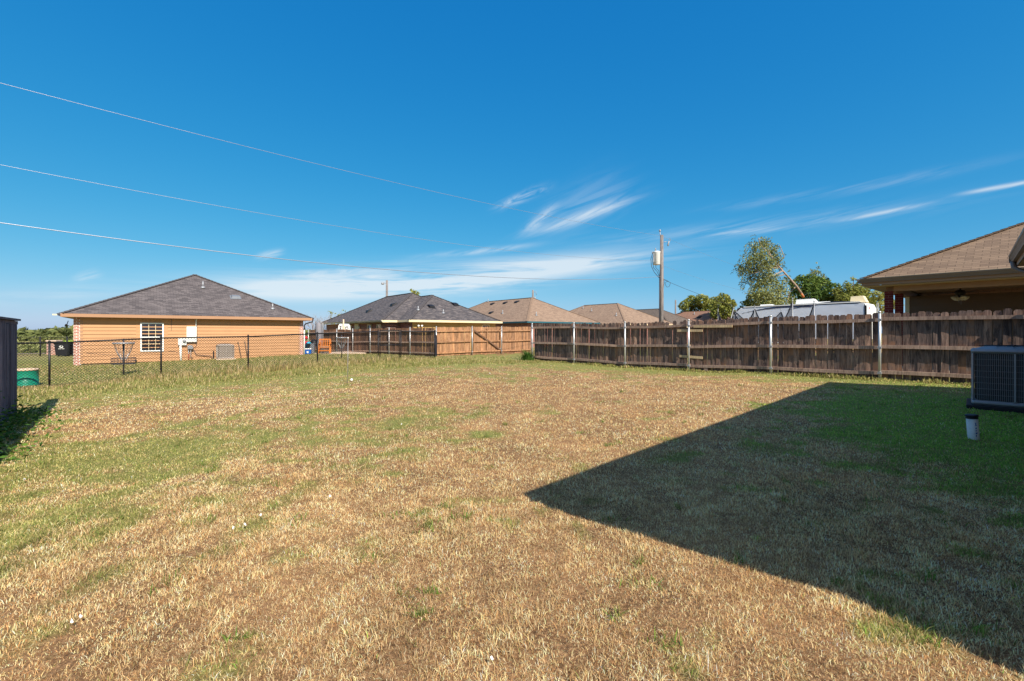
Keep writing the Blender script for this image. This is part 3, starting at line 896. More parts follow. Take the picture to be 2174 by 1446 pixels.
# ================================================================== tan house on the left
ANG = R(39)
da = Vector((math.cos(ANG), math.sin(ANG), 0)); dn = Vector((-math.sin(ANG), math.cos(ANG), 0))
HL = thing('siding_house', 'orange-tan lap siding house with brown hip roof behind the chain-link fence', 'house', (-21.56, 22.4, -.35), ANG)
LW, LD = 10.57, 13.0
zt = 2.40 + 0.0                      # underside of the eave above the house base
oh = 0.42
w_ = MB()
w_.cur = 0.5
w_.box((LW / 2, LD / 2, -0.10), (LW - .1, LD - .1, 0.5))
w_.build('foundation', M['foundation'], HL)
w_ = MB()
lap_siding(w_, (0.22, -0.006), (LW - 0.20, -0.006), 0.08, zt)
w_.box((LW / 2, 0.1, zt / 2 + .05), (LW - .3, 0.18, zt - .10))
w_.build('siding', M['siding_tan'], HL)
w_ = MB()
for xc in (0.27, LW - 0.24):
    w_.box((xc, -0.012, zt / 2 + 0.05), (0.10, 0.03, zt - .10))
w_.box((LW / 2, -0.010, zt - 0.06), (LW - .56, 0.026, 0.12))
w_.build('corner_trim', M['trim_tan'], HL)
w_ = MB()
wall_quad(w_, (-0.02, 0.0), (0.22, 0.0), 0, zt); wall_quad(w_, (-0.02, LD), (-0.02, 0.0), 0, zt)
wall_quad(w_, (LW - .19, 0.0), (LW + 0.02, 0.0), 0, zt); wall_quad(w_, (LW + 0.02, 0.0), (LW + 0.02, LD), 0, zt)
wall_quad(w_, (LW + .02, LD), (-0.02, LD), 0, zt)
# quoin-like ends of the brick courses where they meet the siding
z = 0.04
i = 0
while z < zt - .08:
    if i % 2 == 0:
        w_.box((0.235, -0.006, z + .033), (0.06, 0.03, 0.066)); w_.box((LW - .205, -0.006, z + .033), (0.06, 0.03, 0.066))
    z += 0.076; i += 1
w_.build('brick_wall', M['brick_pale'], HL)
rf = MB(); cp = MB()
hip_block(rf, -oh, -oh, LW + oh, LD + oh, zt + 0.15, 0.5, cp)
roof = rf.build('roof', M['shingle_brown'], HL)
cp.build('ridge_caps', M['shingle_brown'], roof)
pv = MB()
def on_roof_front(x, dpth): return (x, -oh + dpth, zt + 0.15 + dpth * 0.5)
pipe_vent(pv, on_roof_front(5.55, 3.7), 0.42); v1 = pv.build('vent_pipe', M['grey_metal'], roof)
pv = MB(); pipe_vent(pv, on_roof_front(8.95, 1.05), 0.36); pv.build('vent_pipe', M['grey_metal'], roof)
pv = MB(); box_vent(pv, on_roof_front(7.15, 2.55), 0, .5, .45, .40, .14); pv.build('box_vent', M['grey_plastic'], roof)
pv = MB(); pv.mesh([on_roof_front(3.9, .1), on_roof_front(5.9, .05), on_roof_front(5.6, .3), on_roof_front(4.4, .36)], [(0, 1, 2, 3)])
for k_, (x, y, z) in enumerate(pv.v): pv.v[k_] = (x, y - .004, z + .012)
pv.build('roof_patch', M['shingle_grey'], roof)
fs = MB(); eave_ring(fs, -oh, -oh, LW + oh, LD + oh, zt + 0.145, 0.16, 0.022)
fs.build('fascia', M['trim_tan'], HL)
so = MB()
so.box((LW / 2, -oh / 2 - .005, zt), (LW + 2 * oh - .01, oh - .02, 0.012)); so.box((-oh / 2, LD / 2, zt), (oh - .05, LD, 0.012)); so.box((LW + oh / 2 + .01, LD / 2, zt), (oh - .07, LD, 0.012))
so.build('soffit', M['soffit'], HL)
window_at(HL, 3.02, -0.02, 1.38, 0.98, 1.52, 3, 4)
wt_ = MB()
for xx in (3.02 - .59, 3.02 + .59): wt_.box((xx, -0.014, 1.36), (0.16, 0.028, zt - .42))
wt_.box((3.02, -0.015, 0.53), (1.34, 0.030, 0.10))
wt_.build('window_trim', M['siding_tan'], HL)
# utilities on the wall
e = MB(); e.box((4.32, -0.09, 1.14), (0.38, 0.14, 0.44), bevel=.012); mt = e.build('meter_box', M['white_metal'], HL)
e = MB(); e.lathe([(0.075, 0), (0.075, 0.06), (0.055, 0.10), (0.0, 0.11)], (4.40, -0.16, 1.16), 14, Matrix.Rotation(R(90), 3, 'X')); e.build('meter', M['grey_metal'], mt)
e = MB(); e.box((4.74, -0.09, 1.52), (0.46, 0.14, 0.86), bevel=.012); e.build('breaker_panel', M['white_metal'], HL)
e = MB(); e.tube([(4.94, -.08, 1.9), (4.95, -.08, 2.3), (4.99, -.10, 2.42)], 0.028, 8); e.build('conduit', M['white_metal'], HL); e = MB(); e.tube([(4.26, -.10, -.05), (4.24, -.10, .92)], 0.055, 8); e.build('conduit', M['white_metal'], HL)
e = MB(); e.box((4.68, -.14, .78), (.26, .16, .20), bevel=.03); e.tube([(4.60, -.14, .7), (4.60, -.14, .05)], .02, 6); e.tube([(4.70, -.14, .7), (4.70, -.10, .25), (4.8, -.05, .2)], .018, 6); e.tube([(4.56, -.14, .9), (4.78, -.14, .9)], .02, 6)
e.build('gas_meter', M['grey_metal'], HL)
e = MB(); e.tube([(4.60, -.165, .45), (4.60, -.165, .02)], .022, 6); e.build('gas_pipe', M['copper'], HL)
e = MB()
e.tube([(4.52, -.06, 1.95), (4.52, -.06, 1.02)], .012, 5); e.tube([(3.84, -.03, 2.36), (3.84, -.03, 1.72)], .008, 5)
e.tube([(4.98, -.05, 2.2), (5.0, -.05, 1.2), (4.95, -.05, .85), (4.8, -.05, .72)], .008, 5)
e.tube([(4.86, -.08, .62), (4.95, -.09, .38), (5.3, -.09, .33), (5.62, -.12, .30), (5.72, -.16, .12)], .016, 6)
e.tube([(.45, -.03, .60), (1.2, -.03, .50), (2.1, -.03, .46), (3.0, -.03, .52), (3.6, -.03, .62), (4.0, -.03, .58), (4.2, -.03, .48)], .007, 4)
e.build('cable', M['wire_dark'], HL)
e = MB(); e.box((5.76, -.12, .32), (.05, .10, .52)); e.build('disconnect_box', M['black_plastic'], HL)
for xx in (2.35, 8.1): e = MB(); e.lathe([(.03, 0), (.03, .05), (.045, .05), (.02, .09)], (xx, -.03, .16), 8, Matrix.Rotation(R(90), 3, 'X')); e.build('hose_bib', M['black_metal'], HL)
e = MB(); e.lathe([(0.02, 0), (.05, .04), (.06, .10), (.05, .11)], (-.26, -.06, 2.02), 10, Matrix.Rotation(R(120), 3, 'X')); e.tube([(-.20, 0, 2.2), (-.24, -.04, 2.04)], .015, 6); e.build('security_light', M['black_metal'], HL)
e = MB(); gutter(e, (-oh - .02, LD), (-oh - .02, -oh - .06), zt + .15, (-1, 0)); gutter(e, (LW + oh + .02, -oh - .06), (LW + oh + .02, LD), zt + .15, (1, 0)); e.build('gutter', M['gutter_dark'], HL)
e = MB(); e.box((-oh - .20, -oh - .05, zt + .08), (.16, .05, .06)); e.build('gutter_end', M['trim_cream'], HL)
e = MB(); e.tube([(LW + oh + .08, -oh + .05, zt + .03), (LW + oh + .06, -oh + .06, zt - .10), (LW + .14, -.10, zt - .22), (LW + .07, -.05, zt - .34), (LW + .07, -.05, zt - .62)], .04, 6); e.build('downspout', M['gutter_dark'], HL)
e = MB(); e.tube([(LW + .07, -.05, zt - .62), (LW + .07, -.05, 0.2)], .04, 6); e.build('downspout', M['white_vinyl'], HL)

def ac_unit(name, label, loc, rz, w, d, h, mbody, mgrill, group=None, fine=True, coil='black_plastic'):
    T = thing(name, label, 'air conditioner', loc, rz, group)
    b = MB(); b.box((w / 2, d / 2, 0.045), (w + .12, d + .12, 0.09), bevel=.015); b.build('pad', M['black_plastic'] if fine else M['concrete'], T)
    b = MB(); b.box((w / 2, d / 2, 0.13), (w, d, 0.08), bevel=.03); b.build('base_pan', M[mbody], T)
    b = MB(); b.box((w / 2, d / 2, (0.17 + h - .07) / 2), (w - .09, d - .09, h - .24), bevel=.03); b.build('coil', M[coil], T)
    r = .032
    for (x, y) in ((r * .6, r * .6), (w - r * .6, r * .6), (w - r * .6, d - r * .6), (r * .6, d - r * .6)):
        b = MB(); b.box((x, y, (0.17 + h - .07) / 2 + .0), (r, r, h - .235), bevel=.02); b.build('corner_post', M[mbody], T)
    for (x, y, sx_, sy_) in ((w / 2, .012, .022, .02), (w / 2, d - .012, .022, .02), (.012, d / 2, .02, .022), (w - .012, d / 2, .02, .022)):
        b = MB(); b.box((x, y, (0.17 + h - .07) / 2), (sx_, sy_, h - .237)); b.build('guard_strip', M[mbody], T)
    b = MB()
    z0, z1 = 0.17, h - .07
    nv = 40 if fine else 14
    wr = .0026 if fine else .013
    for side in range(4):
        for i in range(1, nv):
            f = i / nv
            if side == 0: p = (.05 + f * (w - .1), .022)
            elif side == 1: p = (.05 + f * (w - .1), d - .022)
            elif side == 2: p = (.022, .05 + f * (d - .1))
            else: p = (w - .022, .05 + f * (d - .1))
            b.tube([(p[0], p[1], z0), (p[0], p[1], z1)], wr * 1.35, 4, cap=False)
        nh = 7 if fine else 1
        for j in range(1, nh + 1):
            z = z0 + (z1 - z0) * j / (nh + 1)
            if side == 0: q = [(.03, .017, z), (w - .03, .017, z)]
            elif side == 1: q = [(.03, d - .017, z), (w - .03, d - .017, z)]
            elif side == 2: q = [(.017, .03, z), (.017, d - .03, z)]
            else: q = [(w - .017, .03, z), (w - .017, d - .03, z)]
            b.tube(q, wr * .9, 4, cap=False)
    b.build('wire_guard', M[mgrill], T)
    b = MB(); b.box((w / 2, d / 2, h - .035), (w + .012, d + .012, .07), bevel=.03)
    b.mesh([(.06, .06, h), (w - .06, .06, h), (w - .06, d - .06, h), (.06, d - .06, h),
            (.20, .20, h + .045), (w - .20, .20, h + .045), (w - .20, d - .20, h + .045), (.20, d - .20, h + .045)],
           [(0, 1, 5, 4), (1, 2, 6, 5), (2, 3, 7, 6), (3, 0, 4, 7), (4, 5, 6, 7)])
    top = b.build('top_cover', M[mbody], T)
    b = MB()
    for k_ in range(1, 9):
        rr = k_ * (w / 2 - .13) / 9 + .02
        b.tube([(w / 2 + rr * math.cos(a_), d / 2 + rr * math.sin(a_), h + .058) for a_ in np.linspace(0, 2 * math.pi, 25)], .004, 4, cap=False)
    for k_ in range(12):
        a_ = k_ * math.pi / 6; rr = w / 2 - .10
        b.tube([(w / 2, d / 2, h + .064), (w / 2 + rr * math.cos(a_), d / 2 + rr * math.sin(a_), h + .052)], .005, 4)
    b.lathe([(.07, h + .045), (.07, h + .07), (.0, h + .075)], (w / 2, d / 2, 0), 14)
    b.build('fan_grille', M['black_metal'], T)
    return T
M['case_grey'] = paint('case_grey', srgb(164, 152, 142), .5, .06, 3)
pl = Vector((-21.56, 22.4, 0)) + da * 5.85 - dn * 1.15
ac_unit('air_conditioner', 'small beige-grey air conditioner unit beside the wall of the tan siding house', (pl.x, pl.y, g(pl.x, pl.y) - .02), ANG, .80, .80, .86, 'case_grey', 'case_grey', None, False, 'gutter')
for k_, (xx, dx) in enumerate(((7.1, .12), (7.42, .10))):
    p = Vector((-21.56, 22.4, 0)) + da * xx - dn * .5
    q = p - da * dx + dn * .42
    b = MB(); b.tube([(p.x, p.y, g(p.x, p.y)), (q.x, q.y, g(p.x, p.y) + .98)], .016, 6)
    b.box((q.x, q.y, g(p.x, p.y) + .93), (.05, .05, .04))
    o = b.build('garden_pole', M['bark'], None)
    tag(o, ('thin dark pole leaning on the tan house wall, nearer the air conditioner', 'thin dark pole leaning on the tan house wall, farther from the air conditioner')[k_], 'pole', 'poles leaning on the house wall')

# ================================================================== grey roofed brick and yellow house
HM = thing('brick_house', 'red brick and yellow siding house with streaky grey hip roof behind the middle fence', 'house', (-7.5, 33.2, -.2), ANG)
zE = 2.40
rf = MB(); cp = MB()
hip_block(rf, 0, 0, 8.6, 12, zE, .53, cp)
hip_block(rf, -1.2, 2, 8.6, 17.3, zE + .003, .53, cp)
roof = rf.build('roof', M['shingle_grey'], HM); cp.build('ridge_caps', M['shingle_grey'], roof)
fs = MB()
fs.box((4.3, -.011, zE - .08), (8.6, .022, .16)); fs.box((-.011, .96, zE - .08), (.022, 1.96, .16))
fs.box((-.6, 1.99, zE - .083), (1.19, .022, .16))
fs.build('fascia', M['trim_cream'], HM)
fs = MB(); gutter(fs, (-1.22, 17.3), (-1.22, 1.9), zE, (-1, 0), .12, .12); fs.build('gutter', M['gutter_light'], HM)
so = MB(); so.box((4.3, .22, zE - .165), (8.6, .43, .01)); so.box((-.96, 9.6, zE - .168), (.47, 15.3, .01)); so.build('soffit', M['trim_cream'], HM)
w_ = MB(); lap_siding(w_, (.46, .44), (8.2, .44), 0, zE - .16); w_.box((4.33, .6, 1.1), (7.7, .28, 2.2)); w_.build('siding', M['siding_yellow'], HM)
w_ = MB(); wall_quad(w_, (-.72, 17), (-.72, 2.44), 0, zE - .16); wall_quad(w_, (-.72, 2.44), (.44, 2.44), 0, zE - .16); wall_quad(w_, (.44, 2.44), (.44, .42), 0, zE - .16)
wall_quad(w_, (8.2, .44), (8.2, 17), 0, zE - .16); wall_quad(w_, (8.2, 17), (-.72, 17), 0, zE - .16)
w_.build('brick_wall', M['brick_red'], HM)
for yy, ww in ((3.7, .8), (5.6, .8), (10.2, 1.0)):
    window_at(HM, -.735, yy, 1.55, ww, 1.15, 1, 1, (-1, 0), 'trim_cream', True, .08)
window_at(HM, 7.15, .425, 1.72, .75, .80, 1, 1, (0, -1), 'trim_cream', False)
e = MB(); e.box((-.75, 8.5, 1.15), (.05, .9, 2.1)); e.build('door', M['trim_cream'], HM)
e = MB(); e.lathe([(.03, -.12), (.09, -.08), (.09, .08), (.03, .14)], (-.82, 7.7, 1.85), 8); e.build('wall_lamp', M['lamp_glass'], HM)
for q in (-.12, .16): e = MB(); e.lathe([(.03, 0), (.07, .05), (.08, .14), (.0, .15)], (.98 + q, .30, 1.98), 10, Matrix.Rotation(R(100), 3, 'X')); e.build('floodlight', M['white_metal'], HM)
for (x_, y_, z_, rz_) in ((.55, 9.0, zE + 1.75 * .53 + .02, -90), (3.0, 2.15, zE + 2.15 * .53, 0), (1.4, 5.8, zE + 2.6 * .53 + .02, -90), (5.6, 3.3 - .6, zE + 2.7 * .53, 0)):
    pv = MB(); box_vent(pv, (x_, y_, z_), R(rz_), .53, .45, .45, .18); pv.build('box_vent', M['black_metal'], roof)
for (x_, y_) in ((1.5, 1.5), (3.5, 1.1)):
    pv = MB(); pipe_vent(pv, (x_, y_, zE + y_ * .53), .32); pv.build('vent_pipe', M['grey_metal'], roof)

# ================================================================== row of brown roofed houses beyond
def far_house(name, label, corner, zE, W, D, rmat, wmat, tmat, wing=None, vents=(), pitch=.53, group='brown roofed houses beyond the fence'):
    T = thing(name, label, 'house', (corner[0], corner[1], -.3), ANG, group)
    z = zE + .3
    rf = MB(); cp = MB()
    hip_block(rf, 0, 0, W, D, z, pitch, cp)
    cpw = MB()
    if wing: hip_block(rf, wing[0], wing[1], wing[2], wing[3], z + .004, pitch, cpw)
    roof = rf.build('roof', M[rmat], T)
    if wing: cpw.build('ridge_caps', M[rmat], roof)
    cp.build('ridge_caps', M[rmat], roof)
    fs = MB(); eave_ring(fs, 0, 0, W, D, z, .16, .022); fs.build('fascia', M[tmat], T)
    w_ = MB(); wall_quad(w_, (.45, .45), (W - .45, .45), 0, z - .1); wall_quad(w_, (.45, D), (.45, .45), 0, z - .1); wall_quad(w_, (W - .45, .45), (W - .45, D), 0, z - .1); wall_quad(w_, (W - .45, D), (.45, D), 0, z - .1)
    if wing: wall_quad(w_, (wing[0] + .45, wing[1] + .45), (wing[2] - .45, wing[1] + .45), 0, z - .1); wall_quad(w_, (wing[2] - .45, wing[1] + .45), (wing[2] - .45, wing[3]), 0, z - .1)
    w_.build('wall', M[wmat], T)
    for (x_, y_, k_) in vents:
        dpt = min(x_, y_, W - x_)
        pv = MB()
        if k_ == 'b': box_vent(pv, (x_, y_, z + dpt * pitch), R(-90 if dpt == x_ else 0), pitch, .45, .45, .18); pv.build('box_vent', M['black_metal'], roof)
        else: pipe_vent(pv, (x_, y_, z + dpt * pitch), .4); pv.build('vent_pipe', M['grey_metal'], roof)
    return T
far_house('brown_house', 'brown hip roofed house with teal fascia and three dark roof vents', (1.5, 45), 2.37, 11, 20, 'shingle_far', 'brick_red', 'trim_teal',
          (7, 3.5, 15.5, 14), ((4.6, 7.2, 'b'), (4.6, 9.4, 'b'), (4.6, 12.0, 'b'), (2.2, 9.0, 'b'), (1.9, 6.4, 'p'), (2.3, 1.2, 'p'), (5.4, 14, 'p')))
far_house('brown_house', 'light brown hip roofed house with a tall vent pipe, left of the utility pole', (13.6, 54.3), 2.3, 11, 17, 'shingle_far', 'brick_red', 'trim_cream',
          None, ((3.6, 8.5, 'p'), (4.6, 11, 'p'), (2.0, 3.0, 'p')))
far_house('brown_house', 'grey-brown roofed house seen right behind the utility pole', (21.8, 62.5), 2.1, 10.5, 22, 'shingle_greyfar', 'brick_red', 'trim_cream', None, ((3.2, 9, 'b'), (4.1, 14, 'b')))
far_house('brown_house', 'low orange-brown roofed house below the small trees', (30.5, 64), 2.0, 10.0, 15, 'shingle_orange', 'brick_pale', 'trim_brown', None, ((3.0, 6, 'b'), (4, 7.4, 'p')))

# ================================================================== neighbour's covered patio house on the right
A2 = R(-48.7)
PH = thing('patio_house', 'tan shingled house with a covered back patio above the right fence', 'house', (11.15, 14.5, 0.1), A2)
# local x runs along the fence towards the camera's right, local y away from the fence
PE = 3.0 - 0.1 - .0
rf = MB(); cp = MB()
hip_block(rf, 0, 0, 15, 12.0, PE, .5, cp)
roof = rf.build('roof', M['shingle_tan'], PH); cp.build('ridge_caps', M['shingle_tan'], roof)
e = MB(); e.box((7.5, .012, PE - .002), (15, .03, .02)); e.build('drip_edge', M['trim_cream'], roof)
e = MB(); gutter(e, (0 - .02, -.02), (15, -.02), PE - .012, (0, -1), .13, .13); gutter(e, (-.02, 12), (-.02, -.02), PE - .012, (-1, 0), .13, .13); e.build('gutter', M['gutter'], PH)
e = MB(); e.box((7.5, .0, PE - .13), (15, .03, .20)); e.box((0.0, 6.02, PE - .13), (.03, 11.98, .20)); e.build('fascia', M['trim_brown'], PH)
e = MB(); e.box((7.5, .36, PE - .245), (14.96, .66, .02)); e.box((.36, 6.4, PE - .248), (.68, 11.4, .02)); e.build('soffit', M['soffit'], PH)
e = MB(); e.box((7.8, .62, PE - .335), (14.2, .20, .16)); e.box((.58, 3.0, PE - .337), (.20, 4.5, .16)); e.build('beam', M['trim_brown'], PH)
for (xx, yy) in ((.57, .62), (.62, 2.0)):
    w_ = MB()
    s_ = .10
    for (p, q) in (((-s_, -s_), (s_, -s_)), ((s_, -s_), (s_, s_)), ((s_, s_), (-s_, s_)), ((-s_, s_), (-s_, -s_))):
        wall_quad(w_, (xx + p[0], yy + p[1]), (xx + q[0], yy + q[1]), 0, PE - .415)
    w_.build('brick_post', M['brick_dark'], PH)
w_ = MB(); lap_siding(w_, (.60, 4.0), (14.5, 4.0), 0, PE - .40, .2); w_.box((7.6, 4.2, 1.25), (13.9, .35, 2.5)); w_.build('patio_wall', paint('patio_siding', srgb(118, 98, 82), .7, .05, 1.2), PH)
w_ = MB(); wall_quad(w_, (.52, 11.5), (.52, 4.03), 0, PE - .26); wall_quad(w_, (14.6, .7), (14.6, 11.5), 0, PE - .24); wall_quad(w_, (14.6, 11.5), (.52, 11.5), 0, PE - .24); w_.build('brick_wall', M['brick_dark'], PH)
e = MB(); e.box((.56, 3.985, 1.25), (.12, .05, 2.5)); e.build('corner_trim', M['trim_cream'], PH)
e = MB(); e.box((7.8, 2.35, PE - .27), (13.9, 3.25, .02)); e.build('patio_ceiling', M['trim_brown'], PH)
e = MB(); e.box((7.5, 2.2, .0), (14, 3.6, .12)); e.build('patio_slab', M['concrete'], PH)
e = MB(); e.box((6.45, 3.95, 1.75), (.10, .10, .22), bevel=.02); e.tube([(6.45, 3.96, 1.85), (6.45, 3.96, 2.35)], .012, 5); e.build('outlet_box', M['black_metal'], PH)
e = MB(); e.box((8.35, 3.90, 1.95), (.34, .12, .30), bevel=.04); e.build('wall_speaker', M['black_plastic'], PH)
# ceiling fan hangs from the patio ceiling
FN = Vector((11.15, 14.5, .1)) + Matrix.Rotation(A2, 3, 'Z') @ Vector((2.09, 2.0, PE - .28))
CF = thing('ceiling_fan', 'dark ceiling fan with four cream glass shades under the patio roof', 'ceiling fan', FN, A2)
e = MB(); e.tube([(0, 0, 0), (0, 0, -.14)], .02, 8); e.lathe([(.07, 0), (.07, -.03), (.03, -.05)], (0, 0, 0), 12); e.build('downrod', M['black_metal'], CF)
e = MB(); e.lathe([(.03, -.10), (.12, -.13), (.13, -.22), (.06, -.27), (.04, -.34)], (0, 0, 0), 16); e.build('motor', M['black_metal'], CF)
for k_ in range(5):
    a_ = k_ * 2 * math.pi / 5 + .3
    e = MB(); c_, s_ = math.cos(a_), math.sin(a_)
    e.beam((c_ * .12, s_ * .12, -.18), (c_ * .24, s_ * .24, -.18), .03, .012); e.beam((c_ * .22, s_ * .22, -.18), (c_ * .66, s_ * .66, -.185), .13, .008)
    e.build('fan_blade', M['black_metal'], CF)
for k_ in range(4):
    a_ = k_ * math.pi / 2 + .5
    Mx = Matrix.Rotation(a_, 3, 'Z') @ Matrix.Rotation(R(48), 3, 'Y')
    e = MB(); e.lathe([(.02, 0), (.035, -.03), (.055, -.07), (.085, -.13), (.08, -.13), (.05, -.07)], (-.07 * math.cos(a_), -.07 * math.sin(a_), -.29), 12, Mx)
    e.build('lamp_shade', M['lamp_glass'], CF)
e = MB(); e.tube([(.02, 0, -.34), (.02, 0, -.56)], .004, 4); e.tube([(-.03, .02, -.34), (-.03, .02, -.50)], .004, 4); e.build('pull_chain', M['grey_metal'], CF)

# ================================================================== own house: its eave is in the frame, its shadow falls on the lawn
OH = thing('own_house', 'tan shingled house whose gutter corner enters at the right edge', 'house', (1.755, .80, 0), R(45))
# local x = along the back wall away from the camera, local y = towards the camera's left; house lies on -y
OL, OW, OZ = 11.30, 13.0, 2.78
rf = MB(); cp = MB()
hip_block(rf, 0, -OW, OL, 0, OZ, .5, cp)
roof = rf.build('roof', M['shingle_tan'], OH); cp.build('ridge_caps', M['shingle_tan'], roof)
e = MB(); gutter(e, (.0, .0), (OL + .0, .0), OZ - .0, (0, 1), .0001 + .11, .13); gutter(e, (OL, .1), (OL, -OW), OZ - .0, (1, 0), .11, .13); e.build('gutter', M['gutter'], OH)
e = MB(); eave_ring(e, 0, -OW, OL, 0, OZ - .015, .2, .0015); e.build('fascia', M['trim_brown'], OH)
e = MB(); e.box((OL / 2, -.24, OZ - .20), (OL - .02, .45, .012)); e.box((OL - .24, -OW / 2, OZ - .203), (.45, OW - .02, .012)); e.box((.24, -OW / 2, OZ - .206), (.45, OW - .02, .012)); e.build('soffit', M['soffit'], OH)
w_ = MB()
wall_quad(w_, (OL - .46, -.46), (.46, -.46), 0, OZ - .2); wall_quad(w_, (OL - .46, -OW + .46), (OL - .46, -.46), 0, OZ - .2); wall_quad(w_, (.46, -.46), (.46, -OW + .46), 0, OZ - .2); wall_quad(w_, (.46, -OW + .46), (OL - .46, -OW + .46), 0, OZ - .2)
w_.build('brick_wall', M['brick_red'], OH)
e = MB()
e.tube([(OL - .10, .05, OZ - .12), (OL - .10, .04, OZ - .24), (OL - .16, -.05, OZ - .32), (OL - .26, -.25, OZ - .40), (OL - .34, -.38, OZ - .50), (OL - .36, -.41, OZ - .7), (OL - .36, -.41, .1)], .042, 10)
e.build('downspout', M['gutter'], OH)
for ch in [k for k in COL.objects if k.parent == OH or (k.parent and k.parent.parent == OH)]:     # unseen side is skewed to steer the shadow edge on the lawn
    for v_ in ch.data.vertices: v_.co.x += .095 * max(0.0, -v_.co.y) * max(0.0, 1 - v_.co.x / 30)

# ================================================================== condenser next to the house
ac_unit('air_conditioner', 'big grey-blue air conditioner unit standing in the shade at the right edge', (7.80, 7.73, -.02), R(-45), 1.0, 1.0, 1.03, 'grey_metal', 'grey_metal', None, True)

# capped pipe
px_, py_ = 5.60, 5.52
PT = thing('cleanout_pipe', 'white plastic drain pipe with black cap leaning out of the shaded grass', 'pipe', (px_, py_, g(px_, py_)), 0)
tilt = Matrix.Rotation(R(-5), 3, 'Y')
e = MB(); e.lathe([(.052, -.08), (.053, .0), (.053, .255), (.050, .255)], (0, 0, 0), 24, tilt); e.build('pipe', M['pvc'], PT)
e = MB(); top = tilt @ Vector((0, 0, .255)); e.lathe([(.057, 0), (.057, .012), (.054, .014), (.054, .024), (.061, .026), (.061, .042), (.04, .047), (0, .047)], top, 24, tilt); e.build('cap', M['black_plastic'], PT)
e = MB()
for (dx, dz, w__, h__) in ((0, .195, .008, .034), (0.002, .178, .020, .006), (.001, .145, .014, .014), (0, .115, .012, .012), (.001, .085, .018, .016), (-.004, .055, .008, .02)):
    c_ = tilt @ Vector((-.012 + dx, -.0520, dz)); e.box(c_, (w__, .003, h__), M=tilt)
e.build('marking', M['marker_blue'], PT)

